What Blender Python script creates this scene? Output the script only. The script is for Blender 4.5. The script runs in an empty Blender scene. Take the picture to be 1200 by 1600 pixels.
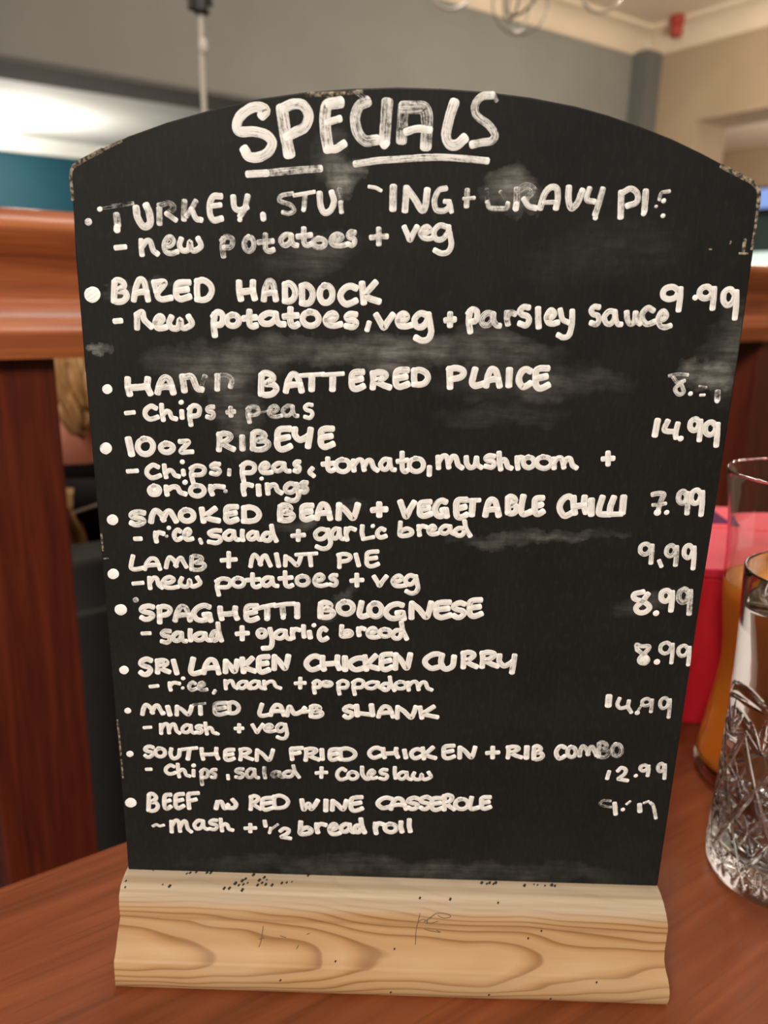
import bpy, bmesh, math, random
from mathutils import Vector, Matrix, noise as mnoise

random.seed(7)
scene = bpy.context.scene
COL = scene.collection
TH = math.radians(35.4)                 # the room, the table and the wooden rail all run in this direction
U = Vector((math.cos(TH), math.sin(TH), 0)); V = Vector((-math.sin(TH), math.cos(TH), 0))
def UV(u, v, z=0.0): return U*u + V*v + Vector((0, 0, z))

# ------------------------------------------------------------------ camera
cd = bpy.data.cameras.new('camera'); cam = bpy.data.objects.new('camera', cd); COL.objects.link(cam)
R_ = Vector((0.99959, 0.01781, 0.02220)); U_ = Vector((-0.02616, 0.26785, 0.96311)); F_ = Vector((-0.01121, 0.96330, -0.26820))
m = Matrix((R_, U_, -F_)).transposed().to_4x4(); m.translation = (-0.00362, -0.25903, 0.25797)
cam.matrix_world = m
cd.sensor_fit = 'AUTO'; cd.sensor_width = 36.0; cd.lens = 1220.0/1600.0*36.0
cd.clip_start = 0.02
cd.dof.use_dof = True; cd.dof.focus_distance = 0.268; cd.dof.aperture_fstop = 10.5
scene.camera = cam

# ------------------------------------------------------------------ light
w = bpy.data.worlds.new('world'); scene.world = w; w.use_nodes = True
w.node_tree.nodes['Background'].inputs[0].default_value = (1.0, 0.92, 0.82, 1); w.node_tree.nodes['Background'].inputs[1].default_value = 0.10
def area(name, loc, target, size, power, color):
    d = bpy.data.lights.new(name, 'AREA'); d.shape = 'DISK'; d.size = size; d.energy = power; d.color = color
    o = bpy.data.objects.new(name, d); COL.objects.link(o); o.location = loc
    o.rotation_euler = (Vector(target)-Vector(loc)).to_track_quat('-Z', 'Y').to_euler()
    return o
def point(name, loc, power, color, rad=0.05):
    d = bpy.data.lights.new(name, 'POINT'); d.energy = power; d.color = color; d.shadow_soft_size = rad
    o = bpy.data.objects.new(name, d); COL.objects.link(o); o.location = loc
    return o
WARM = (1.0, 0.925, 0.82)
area('ceiling_lamp_key', (-0.72, -1.65, 1.55), (0, 0, 0.1), 0.7, 71, WARM)
area('ceiling_lamp_table', UV(0.35, 0.62, 1.9), UV(0.35, 0.55, 0.0), 0.5, 15, WARM)
area('ceiling_lamp_room', UV(1.2, 1.9, 1.9), UV(0.6, 3.4, 0.2), 0.6, 7, WARM)
point('corner_fill', UV(3.2, 1.7, 1.15), 92, (1.0, 0.89, 0.75), 0.15)  # added fill, off the chandelier, to brighten the ceiling corner and tan wall
point('side_room_glow', UV(7.1, 3.0, 0.9), 150, (1.0, 0.89, 0.78), 0.2)
point('soffit_fill', UV(0.9, 4.9, 0.1), 32, (1.0, 0.9, 0.78), 0.1)  # unseen fill added to lift the dark beam soffit
point('far_room_glow', UV(1.40, 7.8, 1.2), 85, (1.0, 0.95, 0.86), 0.15)
vs = scene.view_settings
vs.view_transform = 'Standard'; vs.look = 'None'; vs.gamma = 1.0; vs.use_curve_mapping = False; vs.exposure = 0.0

# ------------------------------------------------------------------ helpers
def lin(r, g, b):
    f = lambda c: (c/255/12.92) if c/255 <= 0.04045 else ((c/255+0.055)/1.055)**2.4
    return (f(r), f(g), f(b), 1.0)
class NT:
    """small node-building helper"""
    def __init__(s, name):
        s.m = bpy.data.materials.new(name); s.m.use_nodes = True; s.t = s.m.node_tree; s.b = s.t.nodes['Principled BSDF']; s.l = s.t.links
    def n(s, typ, **kw):
        nd = s.t.nodes.new(typ)
        for k, v in kw.items():
            if k.startswith('i_'):
                key = k[2:]; nd.inputs[int(key) if key.isdigit() else key].default_value = v
            else: setattr(nd, k, v)
        return nd
    def link(s, a, b): s.l.new(a, b)
    def put(s, sock, val):
        if isinstance(val, bpy.types.NodeSocket): s.l.new(val, sock)
        else: sock.default_value = val
    def math(s, op, a, b=0.0, c=0.0, clamp=False):
        nd = s.t.nodes.new('ShaderNodeMath'); nd.operation = op; nd.use_clamp = clamp
        s.put(nd.inputs[0], a); s.put(nd.inputs[1], b); s.put(nd.inputs[2], c)
        return nd.outputs[0]
    def mix(s, fac, a, b, blend='MIX'):
        nd = s.t.nodes.new('ShaderNodeMix'); nd.data_type = 'RGBA'; nd.blend_type = blend
        s.put(nd.inputs[0], fac); s.put(nd.inputs[6], a); s.put(nd.inputs[7], b)
        return nd.outputs[2]
    def ramp(s, fac, stops):
        nd = s.t.nodes.new('ShaderNodeValToRGB'); s.put(nd.inputs[0], fac); e = nd.color_ramp.elements
        while len(e) < len(stops): e.new(0.5)
        for el, (p_, c_) in zip(e, stops): el.position = p_; el.color = c_
        return nd.outputs[0]
    def coords(s, scale=(1, 1, 1), rot=(0, 0, 0), loc=(0, 0, 0), out='Object'):
        tc = s.n('ShaderNodeTexCoord'); mp = s.n('ShaderNodeMapping')
        mp.inputs['Scale'].default_value = scale; mp.inputs['Rotation'].default_value = rot; mp.inputs['Location'].default_value = loc
        s.link(tc.outputs[out], mp.inputs[0]); return mp.outputs[0]
    def noise(s, vec, scale=5.0, detail=4.0, rough=0.55, dist=0.0):
        nd = s.n('ShaderNodeTexNoise'); s.link(vec, nd.inputs['Vector'])
        nd.inputs['Scale'].default_value = scale; nd.inputs['Detail'].default_value = detail
        nd.inputs['Roughness'].default_value = rough; nd.inputs['Distortion'].default_value = dist
        return nd.outputs['Fac']
    def bump(s, height, strength=0.3, dist=0.001):
        nd = s.n('ShaderNodeBump'); s.link(height, nd.inputs['Height']); nd.inputs['Strength'].default_value = strength; nd.inputs['Distance'].default_value = dist
        s.link(nd.outputs[0], s.b.inputs['Normal'])
    def done(s, color=None, rough=0.5, spec=0.5, metal=0.0, coat=0.0):
        if color is not None: s.put(s.b.inputs['Base Color'], color)
        s.put(s.b.inputs['Roughness'], rough); s.b.inputs['Specular IOR Level'].default_value = spec; s.b.inputs['Metallic'].default_value = metal
        s.b.inputs['Coat Weight'].default_value = coat; s.b.inputs['Coat Roughness'].default_value = 0.15
        return s.m
def paint(name, rgb, rough=0.7, var=0.05, scale=3.0, spec=0.3):
    t = NT(name); n = t.noise(t.coords(), scale, 4)
    c = lin(*rgb)
    col = t.ramp(n, [(0.3, tuple(x*(1-var) for x in c[:3])+(1,)), (0.7, tuple(min(1, x*(1+var)) for x in c[:3])+(1,))])
    return t.done(col, rough, spec)
def wood(name, dark, mid, light, scale=(2.0, 40.0, 40.0), rough=0.35, coat=0.3, spec=0.5, pores=0.25, seed=0.0):
    """grain runs along local x"""
    t = NT(name)
    v = t.coords(scale, loc=(seed, seed*.7, seed*.3))
    n = t.noise(v, 1.0, 6, 0.6, 0.6)
    col = t.ramp(n, [(0.28, lin(*dark)), (0.5, lin(*mid)), (0.74, lin(*light))])
    v2 = t.coords((scale[0]*3, scale[1]*6, scale[2]*6)); n2 = t.noise(v2, 1.0, 3, 0.5)
    p = t.math('MULTIPLY', t.math('SUBTRACT', 0.46, n2, clamp=True), 4.0*pores, clamp=True)
    col = t.mix(p, col, tuple(x*.35 for x in lin(*dark)[:3])+(1,))
    t.bump(n2, 0.12, 0.0005)
    return t.done(col, rough, spec, coat=coat)

def finish(name, bm, mat, parent=None, smooth=False, loc=None, rot=None):
    me = bpy.data.meshes.new(name)
    bmesh.ops.recalc_face_normals(bm, faces=bm.faces)
    bm.to_mesh(me); bm.free()
    if smooth:
        for p_ in me.polygons: p_.use_smooth = True
    if mat: me.materials.append(mat)
    o = bpy.data.objects.new(name, me); COL.objects.link(o)
    if parent: o.parent = parent
    if loc is not None: o.location = loc
    if rot is not None: o.rotation_euler = rot
    return o
def smooth_by_angle(o, deg=40):
    me = o.data
    for p_ in me.polygons: p_.use_smooth = True
    bm = bmesh.new(); bm.from_mesh(me)
    for e in bm.edges:
        if len(e.link_faces) == 2 and e.calc_face_angle(0) > math.radians(deg): e.smooth = False
    bm.to_mesh(me); bm.free(); return o
def thing(name, label, cat, loc=(0, 0, 0), rotz=0.0, group=None):
    o = bpy.data.objects.new(name, None); COL.objects.link(o); o.empty_display_size = 0.05
    o.location = loc; o.rotation_euler = (0, 0, rotz); o['label'] = label; o['category'] = cat
    if group: o['group'] = group
    return o
def tag(o, label, cat, group=None, kind=None):
    o['label'] = label; o['category'] = cat
    if group: o['group'] = group
    if kind: o['kind'] = kind
    return o
def bx(bm, x0, x1, y0, y1, z0, z1, bevel=0.0, seg=2):
    r = bmesh.ops.create_cube(bm, size=1.0); vs_ = r['verts']
    for v_ in vs_:
        v_.co = Vector(((x0+x1)/2+v_.co.x*(x1-x0), (y0+y1)/2+v_.co.y*(y1-y0), (z0+z1)/2+v_.co.z*(z1-z0)))
    if bevel > 0:
        ed = list({e for v_ in vs_ for e in v_.link_edges})
        bmesh.ops.bevel(bm, geom=ed, offset=bevel, segments=seg, affect='EDGES', profile=0.6)
    return bm
def prism(bm, prof, x0, x1, nseg=1, wob=0.0):
    """extrude closed profile [(y,z)] along x"""
    rings = []
    for i in range(nseg+1):
        x = x0+(x1-x0)*i/nseg
        rings.append([bm.verts.new((x, y, z)) for y, z in prof])
    n = len(prof)
    for i in range(nseg):
        for k in range(n): bm.faces.new((rings[i][k], rings[i][(k+1) % n], rings[i+1][(k+1) % n], rings[i+1][k]))
    bm.faces.new(rings[0]); bm.faces.new(list(reversed(rings[-1])))
    return bm
def lathe(bm, prof, seg=64, closed=False):
    """revolve [(r,z)] about z"""
    rings = []
    for r, z in prof:
        if r < 1e-6: rings.append([bm.verts.new((0, 0, z))])
        else: rings.append([bm.verts.new((r*math.cos(2*math.pi*k/seg), r*math.sin(2*math.pi*k/seg), z)) for k in range(seg)])
    pairs = list(zip(rings[:-1], rings[1:]))
    if closed: pairs.append((rings[-1], rings[0]))
    for a, b in pairs:
        for k in range(seg):
            k2 = (k+1) % seg
            if len(a) == 1 and len(b) == 1: continue
            if len(a) == 1: bm.faces.new((a[0], b[k], b[k2]))
            elif len(b) == 1: bm.faces.new((a[k], a[k2], b[0]))
            else: bm.faces.new((a[k], a[k2], b[k2], b[k]))
    return bm
def tube(bm, pts, rad, seg=10, closed=False):
    pts = [Vector(p_) for p_ in pts]; n = len(pts); rings = []
    up = Vector((0.123, 0.32, 0.94)).normalized()
    for i, p_ in enumerate(pts):
        if closed: t = pts[(i+1) % n]-pts[i-1]
        else: t = pts[min(i+1, n-1)]-pts[max(i-1, 0)]
        t.normalize(); a = t.cross(up)
        if a.length < 1e-3: a = t.cross(Vector((1, 0, 0)))
        a.normalize(); b = t.cross(a)
        rr = rad(i/(n-1)) if callable(rad) else rad
        rings.append([bm.verts.new(p_+a*(rr*math.cos(2*math.pi*k/seg))+b*(rr*math.sin(2*math.pi*k/seg))) for k in range(seg)])
    for i in range(n if closed else n-1):
        r0, r1 = rings[i], rings[(i+1) % n]
        for k in range(seg): bm.faces.new((r0[k], r0[(k+1) % seg], r1[(k+1) % seg], r1[k]))
    if not closed: bm.faces.new(rings[0]); bm.faces.new(list(reversed(rings[-1])))
    return bm
def catmull(P, step):
    if len(P) == 2:
        n = max(2, int((P[1]-P[0]).length/step)); return [P[0].lerp(P[1], i/n) for i in range(n+1)]
    Q = [P[0]*2-P[1]]+P+[P[-1]*2-P[-2]]; out = []
    for i in range(1, len(Q)-2):
        a, b, c, d = Q[i-1:i+3]; n = max(2, int((c-b).length/step))
        for k in range(n):
            t = k/n
            out.append(0.5*((2*b)+(c-a)*t+(2*a-5*b+4*c-d)*t*t+(3*b-a-3*c+d)*t**3))
    out.append(P[-1]); return out

# ------------------------------------------------------------------ the room
def room(name, boxes, mat, kind='structure'):
    bm = bmesh.new()
    for b in boxes: bx(bm, *b)
    o = finish(name, bm, mat, rot=(0, 0, TH)); o['kind'] = kind
    return o
M_grey = paint('grey_wall_paint', (146, 147, 142), 0.75)
M_soffit = paint('dark_grey_beam_underside', (112, 113, 110), 0.8)  # beam underside gets a darker grey than the beam face
M_tan = paint('tan_wall_paint', (184, 164, 138), 0.8)
M_cream = paint('cream_paint', (240, 224, 200), 0.7)
M_white = paint('white_ceiling_paint', (222, 220, 214), 0.8)
M_teal = paint('teal_wall_paint', (5, 64, 78), 0.6)
M_carpet = paint('dark_carpet', (62, 40, 34), 0.95, 0.3, 60)
M_pipe = paint('grey_boxing_paint', (112, 114, 112), 0.6)

room('floor', [(-4, 9, -3.6, 9.2, -0.85, -0.75)], M_carpet)
M_ceil = paint('cream_ceiling_paint', (238, 222, 200), 0.8)
room('ceiling', [(-4, 9, -3.6, 4.08, 2.0, 2.1), (5.03, 9, 4.08, 9.2, 2.0, 2.1)], M_ceil)
room('ceiling', [(-4, 5.03, 4.08, 9.2, 1.70, 2.1)], M_white)
room('wall_left', [(-4.1, -4, -3.6, 9.2, -0.75, 2.0)], M_tan)
room('wall_behind', [(-4, 9, -3.7, -3.6, -0.75, 2.0)], M_tan)
room('wall_far', [(-4, 4.9, 9.05, 9.2, -0.75, 1.70)], M_teal)
room('wall_side', [(8.9, 9.0, -3.6, 9.2, -0.75, 2.0)], M_tan)
room('wall_bulkhead', [(-4, 4.68, 3.73, 4.06, 1.19, 2.0)], M_grey)
room('trim_1', [(-4, 4.68, 3.735, 4.075, 1.172, 1.19)], M_soffit)
# right wall with the wide opening into the next room
room('wall_right', [(4.68, 5.03, 3.29, 4.06, -0.75, 2.0), (4.68, 5.03, 0.9, 3.29, 1.40, 2.0), (4.68, 5.03, -3.6, 0.9, -0.75, 2.0)], M_tan)
room('wall_side_room', [(5.03, 8.9, 6.1, 6.2, -0.75, 2.0), (4.9, 5.03, 4.06, 9.05, -0.75, 2.0)], M_tan)
room('trim_2', [(4.53, 4.68, 3.60, 3.73, 0.2, 1.86)], M_pipe)
def coving(name, along, fixed, a0, a1):
    # concave cove profile, height 0.15, projection 0.14
    prof = [(0, 0.0), (0.012, 0.0), (0.016, 0.02)]
    for i in range(7):
        t = i/6*math.pi/2; prof.append((0.12-0.10*math.cos(t), 0.03+0.095*math.sin(t)))
    prof += [(0.135, 0.13), (0.14, 0.15), (0, 0.15)]
    bm = bmesh.new(); rings = []
    for a in (a0, a1):
        rings.append([bm.verts.new((a, fixed-d, 1.85+h) if along == 'u' else (fixed-d, a, 1.85+h)) for d, h in prof])
    n = len(prof)
    for k in range(n): bm.faces.new((rings[0][k], rings[0][(k+1) % n], rings[1][(k+1) % n], rings[1][k]))
    bm.faces.new(rings[0]); bm.faces.new(list(reversed(rings[1])))
    o = finish(name, bm, M_cream, rot=(0, 0, TH)); o['kind'] = 'structure'; return o
coving('trim_3', 'u', 3.73, -4, 4.68)
coving('trim_4', 'v', 4.68, -3.6, 3.73)
# far-room cornice
bm = bmesh.new()
for i, (d, h) in enumerate([(0.05, 0.0), (0.09, 0.045), (0.14, 0.085)]): bx(bm, -4, 4.9, 9.05-d, 9.05, 1.57+h, 1.57+h+(0.045 if i < 2 else 0.045))
o = finish('trim_5', bm, M_white, rot=(0, 0, TH)); o['kind'] = 'structure'

# ---- chalk strokes: (width mm, wear, 'x,z ...' in mm on the board face from its bottom centre)
CHALK = [
 ('chalk_heading', 'large white chalk heading SPECIALS under the arched top', [
  (2.71,0.12,"-45.4,272.5 -44.3,273.7 -46.1,274.6 -48.7,274.3 -52.0,272.0 -53.1,269.4 -52.1,267.9 -48.1,268.0 -44.5,267.2 -42.6,265.2 -43.7,262.6 -46.8,261.0 -49.7,261.1 -50.9,262.9"),
  (3.35,0.3,"-39.5,274.1 -38.8,269.1 -37.6,262.3"),
  (2.75,0.2,"-39.0,274.5 -36.4,275.6 -33.4,275.4 -31.6,272.7 -32.7,269.6 -35.5,268.1 -38.0,266.9"),
  (3.18,0.35,"-22.6,276.3 -25.8,275.7 -26.7,273.5 -26.6,268.7 -25.8,263.9"),
  (2.21,0.15,"-25.8,263.8 -23.5,263.7 -21.2,265.1"),
  (1.88,0.15,"-26.0,270.9 -22.5,271.9"),
  (1.87,0.15,"-25.8,275.7 -21.9,276.6"),
  (1.43,0.75,"-17.1,279.0 -15.3,277.8 -14.0,276.5"),
  (2.91,0.42,"-14.5,276.6 -16.7,275.4 -17.8,272.3 -17.1,268.5 -14.8,266.1 -11.7,266.4"),
  (3.22,0.5,"-8.4,276.3 -9.0,266.1"),
  (2.2,0.05,"-9.1,265.0 -8.6,265.4"),
  (3.07,0.68,"-3.6,275.3 -3.9,266.7"),
  (3.31,0.55,"-3.4,275.4 0.1,275.4 2.6,275.1 3.5,272.0 3.4,265.2"),
  (2.03,0.1,"-2.5,268.8 0.8,269.7 4.3,269.4"),
  (2.78,0.22,"11.3,276.7 10.1,272.8 9.3,268.0 10.6,265.6 12.7,265.6 14.6,267.2"),
  (1.28,0.7,"23.6,277.7 22.6,279.4"),
  (2.1,0.4,"22.1,279.0 19.3,278.6 17.5,276.4 18.1,273.6 21.9,271.0 23.8,268.5 22.9,266.8 20.0,266.3 17.3,265.7"),
 ]),
 ('chalk_underline', 'white chalk underline beneath the heading', [
  (1.94,0.15,"-50.0,256.2 -44.5,256.6"),
  (1.94,0.5,"-44.5,256.6 -36.0,257.5 -28.3,258.2"),
  (1.84,0.3,"-17.5,259.7 -11.3,260.7 -5.2,261.2 6.3,262.0 14.8,261.8 21.8,261.3"),
 ]),
 ('chalk_lettering', 'worn white chalk line TURKEY, STUFFING + GRAVY PIE', [
  (1.92,0.55,"-100.1,241.5 -99.7,241.7"),
  (1.38,0.1,"-96.2,245.3 -95.9,245.4"),
  (1.14,0.85,"-95.4,245.7 -91.2,246.4 -85.8,247.2"),
  (2.08,0.5,"-91.0,243.6 -90.9,241.0"),
  (1.97,0.05,"-91.1,240.2 -91.2,239.4"),
  (2.08,0.25,"-84.8,245.8 -84.5,243.1 -82.8,240.6 -80.8,241.5 -80.8,244.5 -81.6,246.6"),
  (1.73,0.5,"-77.7,245.7 -77.8,241.7"),
  (1.6,0.7,"-77.6,246.8 -74.6,247.5 -73.2,246.2 -75.4,244.4"),
  (1.49,0.3,"-75.4,244.4 -72.8,242.7"),
  (1.72,0.55,"-69.8,248.0 -70.2,243.1"),
  (1.6,0.55,"-66.4,248.1 -68.3,245.1 -69.3,244.1"),
  (1.61,0.3,"-67.7,245.9 -66.5,243.3 -65.0,242.9"),
  (1.77,0.25,"-58.7,249.8 -60.8,249.7 -62.0,247.7 -62.1,244.6 -61.0,242.9 -58.7,243.4"),
  (1.48,0.2,"-61.3,247.0 -58.9,247.3"),
  (1.71,0.25,"-54.8,249.6 -54.5,246.7 -52.8,245.9 -50.8,246.8"),
  (1.71,0.4,"-50.4,249.9 -51.3,246.5 -52.8,244.3"),
  (1.38,0.05,"-52.9,243.3 -53.0,243.1"),
  (1.72,0.2,"-45.8,244.8 -45.7,243.6"),
  (1.25,0.5,"-36.8,251.0 -39.9,250.4 -40.7,248.9 -37.4,247.8 -36.2,246.2 -37.8,245.3 -39.6,245.6"),
  (1.13,0.25,"-36.1,250.5 -30.1,251.6"),
  (1.42,0.55,"-32.8,250.4 -33.2,247.1"),
  (1.3,0.05,"-33.4,246.4 -33.2,246.5"),
  (1.76,0.25,"-28.4,251.1 -28.1,247.8 -27.0,245.8 -25.1,246.4 -24.0,249.0 -24.7,251.5"),
  (1.47,0.8,"-22.4,252.3 -21.9,249.0"),
  (1.37,0.4,"-22.0,248.7 -21.7,246.1"),
  (1.07,0.15,"-13.3,253.4 -11.3,253.1 -9.8,252.4"),
  (2.15,0.3,"-6.0,253.3 -6.0,247.4"),
  (1.93,0.35,"-2.0,253.2 -2.3,247.0"),
  (1.93,0.25,"-1.8,253.0 0.5,250.3 2.7,247.2 3.8,248.0 4.3,252.7"),
  (1.59,0.3,"9.8,253.4 7.8,252.8 6.6,250.1 7.2,247.4 9.4,247.0 11.1,248.1 11.0,249.6"),
  (1.35,0.25,"9.8,249.7 11.2,249.4 11.9,246.9"),
  (1.58,0.5,"16.4,252.9 16.4,248.6"),
  (1.01,0.4,"15.5,250.6 18.6,250.9"),
  (1.36,0.45,"22.7,249.7 23.5,248.2 26.2,248.0 28.6,248.2 28.9,249.5"),
  (1.24,0.92,"22.4,253.2 22.6,250.5"),
  (1.12,0.93,"28.4,250.0 26.5,252.7"),
  (1.91,0.75,"31.4,253.4 31.5,250.1"),
  (1.81,0.2,"31.5,249.3 31.4,248.1"),
  (2.01,0.75,"31.7,253.1 34.2,254.5 36.4,253.3 34.3,250.7"),
  (1.58,0.25,"33.7,250.8 35.2,249.0 37.4,248.4"),
  (1.79,0.28,"38.8,248.5 39.8,252.4 41.5,254.3 43.4,254.0 43.9,251.4 43.6,248.6"),
  (1.24,0.25,"39.8,250.0 43.5,250.2"),
  (1.8,0.28,"47.0,254.3 47.2,251.0 48.3,248.6 50.0,250.2 51.1,253.5"),
  (1.57,0.3,"53.2,254.1 52.7,251.2 54.9,250.6"),
  (1.74,0.4,"57.2,254.0 56.4,250.1 55.7,247.0"),
  (1.39,0.05,"55.7,245.9 55.9,246.1"),
  (1.86,0.3,"62.9,253.2 63.4,246.5"),
  (1.67,0.3,"63.2,253.2 65.6,254.4 67.7,253.1 67.8,250.7 65.2,249.6"),
  (1.8,0.4,"70.2,253.7 70.4,248.4"),
  (1.48,0.05,"70.2,247.4 70.4,247.6"),
  (1.06,0.5,"77.2,253.9 75.0,253.4 74.6,251.6"),
  (1.27,0.1,"75.8,251.1 76.0,251.3"),
  (0.88,0.4,"73.7,249.5 73.9,249.6"),
  (1.28,0.2,"76.1,246.9 76.3,247.0"),
 ]),
 ('chalk_lettering', 'white chalk line new potatoes + veg under the turkey pie', [
  (1.52,0.15,"-91.9,234.2 -89.1,234.5"),
  (1.63,0.25,"-83.9,236.4 -84.0,234.5 -83.9,232.4"),
  (1.63,0.25,"-83.9,234.5 -82.3,236.3 -81.0,236.2 -80.3,233.7 -79.1,232.7"),
  (1.58,0.35,"-76.5,235.0 -74.8,235.3 -73.9,236.5 -74.7,237.7 -76.0,237.0 -76.8,235.0 -76.2,233.3 -74.6,232.9 -72.9,233.4"),
  (1.63,0.2,"-71.4,237.1 -72.0,235.4 -71.2,233.9 -69.4,234.1 -68.7,236.4 -68.3,234.3 -67.2,233.9 -65.3,235.3 -66.1,237.4"),
  (1.63,0.62,"-58.3,237.5 -58.7,235.3 -58.4,232.5"),
  (1.63,0.62,"-58.7,237.0 -57.3,238.1 -55.7,237.7 -55.4,236.5 -56.1,235.2 -58.1,235.0"),
  (1.58,0.5,"-50.5,238.2 -49.4,237.9 -48.8,236.5 -49.1,235.0 -50.2,234.1 -51.3,234.5 -51.8,235.9 -51.4,237.4 -50.4,238.2"),
  (1.63,0.55,"-45.2,238.9 -45.3,236.6 -45.1,234.8 -44.0,234.2 -42.9,234.6"),
  (1.62,0.55,"-47.2,236.7 -45.1,236.9 -43.1,237.2"),
  (1.58,0.4,"-37.4,239.0 -39.0,239.1 -40.4,237.7 -39.9,236.3 -38.5,236.2 -37.4,237.5 -37.2,238.9"),
  (1.57,0.4,"-37.2,238.9 -37.0,237.1 -36.3,236.2 -35.5,236.1"),
  (1.62,0.35,"-33.3,240.9 -33.3,238.5 -33.1,236.7 -32.1,236.2 -31.0,236.6"),
  (1.62,0.35,"-35.1,238.7 -33.1,238.9 -31.2,239.2"),
  (1.58,0.4,"-28.8,238.2 -27.4,238.0 -26.6,237.2 -27.0,236.2 -28.2,235.7 -29.7,235.9 -30.4,236.8 -30.0,237.7 -28.7,238.2"),
  (1.57,0.4,"-24.6,237.7 -22.6,237.9 -21.5,238.8 -22.6,239.6 -24.1,239.1 -24.9,237.7 -24.1,236.5 -22.0,236.3 -20.0,236.7"),
  (1.57,0.4,"-17.7,240.2 -18.7,240.3 -19.5,239.5 -19.1,238.7 -17.9,238.4 -17.6,237.4 -18.3,236.5 -19.5,236.8"),
  (1.62,0.4,"-10.2,241.3 -10.1,237.1"),
  (1.61,0.4,"-12.4,238.9 -10.1,239.2 -7.8,239.3"),
  (1.61,0.18,"-2.3,242.0 -1.3,240.0 -0.5,238.4 0.4,240.2 1.5,242.2"),
  (1.55,0.22,"3.0,240.4 4.7,240.7 5.6,241.5 4.6,242.4 3.4,241.8 2.7,240.4 3.5,239.2 5.2,238.9 6.9,239.3"),
  (1.61,0.22,"10.8,242.4 8.5,242.8 6.8,241.0 7.5,238.9 9.5,238.9 11.0,240.8 11.2,242.4"),
  (1.62,0.22,"11.2,242.4 11.9,239.6 12.3,237.2 11.4,235.2 9.4,234.7 7.4,235.5"),
 ]),
 ('chalk_lettering', 'bold white chalk line BAKED HADDOCK', [
  (4.41,0.05,"-100.9,219.7 -100.1,220.2"),
  (1.86,0.08,"-93.8,218.2 -93.5,221.2 -93.0,224.0 -91.8,224.5 -90.5,223.9 -90.3,222.7 -92.2,221.4 -90.3,221.1 -89.6,219.8 -90.7,218.3 -92.7,217.9 -93.7,218.4"),
  (1.86,0.08,"-93.2,223.8 -93.7,218.6"),
  (1.84,0.12,"-87.4,218.7 -86.6,222.1 -85.3,224.7 -83.9,224.4 -83.3,221.8 -82.9,218.8"),
  (1.86,0.12,"-86.7,220.7 -85.0,221.1 -83.1,221.1"),
  (1.85,0.08,"-80.6,224.0 -77.3,224.1 -79.8,220.7 -78.7,219.0 -75.6,219.5"),
  (1.67,0.1,"-80.7,224.1 -80.2,221.4"),
  (1.91,0.08,"-69.7,224.3 -72.1,224.2 -73.4,223.6 -73.8,221.8 -73.7,220.0 -72.6,219.2 -71.1,219.5 -69.7,220.0"),
  (1.91,0.08,"-73.5,221.8 -72.0,222.0 -70.3,222.2"),
  (1.85,0.08,"-66.9,224.8 -67.2,222.1 -67.1,219.4"),
  (1.85,0.08,"-67.1,224.6 -65.1,225.1 -63.1,223.9 -62.5,221.9 -63.6,219.9 -65.3,219.1 -67.3,219.3"),
  (1.96,0.15,"-53.8,224.6 -53.8,222.2 -53.4,219.7"),
  (1.96,0.15,"-49.4,224.8 -49.5,222.3 -49.0,220.0"),
  (1.96,0.15,"-53.7,221.8 -51.5,222.0 -49.4,222.4"),
  (1.89,0.3,"-46.1,219.7 -45.6,222.7 -44.5,225.1 -43.3,224.8 -42.7,222.5 -42.3,219.8"),
  (1.9,0.3,"-45.6,221.5 -44.1,221.8 -42.6,221.9"),
  (1.9,0.12,"-39.3,224.4 -39.4,222.0 -39.3,219.5"),
  (1.9,0.12,"-39.4,224.2 -38.0,224.7 -36.6,223.6 -36.1,221.8 -36.8,220.0 -38.1,219.3 -39.5,219.4"),
  (1.9,0.2,"-34.0,224.0 -34.0,221.5 -33.9,219.0"),
  (1.9,0.2,"-34.1,223.9 -32.6,224.3 -31.1,223.2 -30.6,221.3 -31.3,219.4 -32.6,218.7 -34.1,218.9"),
  (1.91,0.12,"-27.1,224.2 -25.5,224.1 -24.5,222.6 -24.6,220.5 -25.9,219.2 -27.5,219.4 -28.4,221.1 -28.1,223.1 -26.8,224.3"),
  (1.96,0.08,"-17.1,223.8 -18.6,224.3 -20.3,223.8 -21.7,222.1 -21.7,220.4 -20.3,218.9 -18.5,219.2 -17.1,219.9"),
  (1.96,0.12,"-15.1,225.1 -14.8,222.5 -14.5,219.5"),
  (1.96,0.12,"-11.0,225.5 -13.2,223.0 -14.2,221.9 -12.6,220.7 -9.8,219.9"),
 ]),
 ('chalk_lettering', 'white chalk line new potatoes, veg + parsley sauce', [
  (1.7,0.05,"-93.9,211.9 -92.1,212.1"),
  (1.82,0.2,"-87.0,210.0 -86.8,214.0"),
  (1.88,0.08,"-86.8,214.0 -85.0,214.9 -84.5,212.6 -82.4,210.5"),
  (1.82,0.08,"-80.8,211.7 -79.4,211.9 -78.5,212.9 -79.2,213.8 -80.3,213.2 -81.0,211.7 -80.5,210.2 -79.1,210.0 -77.7,210.4"),
  (1.88,0.15,"-75.8,213.5 -76.6,211.7 -75.7,210.2 -73.8,210.4 -73.0,212.8 -72.6,210.6 -71.4,210.3 -69.3,211.7 -70.2,213.8"),
  (1.94,0.1,"-61.9,214.7 -62.3,211.8 -62.1,208.3"),
  (1.93,0.1,"-62.3,214.1 -61.0,215.4 -59.6,214.9 -59.3,213.3 -60.0,211.7 -61.8,211.5"),
  (1.88,0.1,"-56.4,214.7 -55.0,214.5 -54.2,213.3 -54.6,212.0 -55.9,211.3 -57.4,211.6 -58.1,212.8 -57.6,214.1 -56.3,214.7"),
  (1.94,0.2,"-50.8,215.8 -50.9,213.5 -50.7,211.8 -49.8,211.3 -48.8,211.6"),
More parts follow.
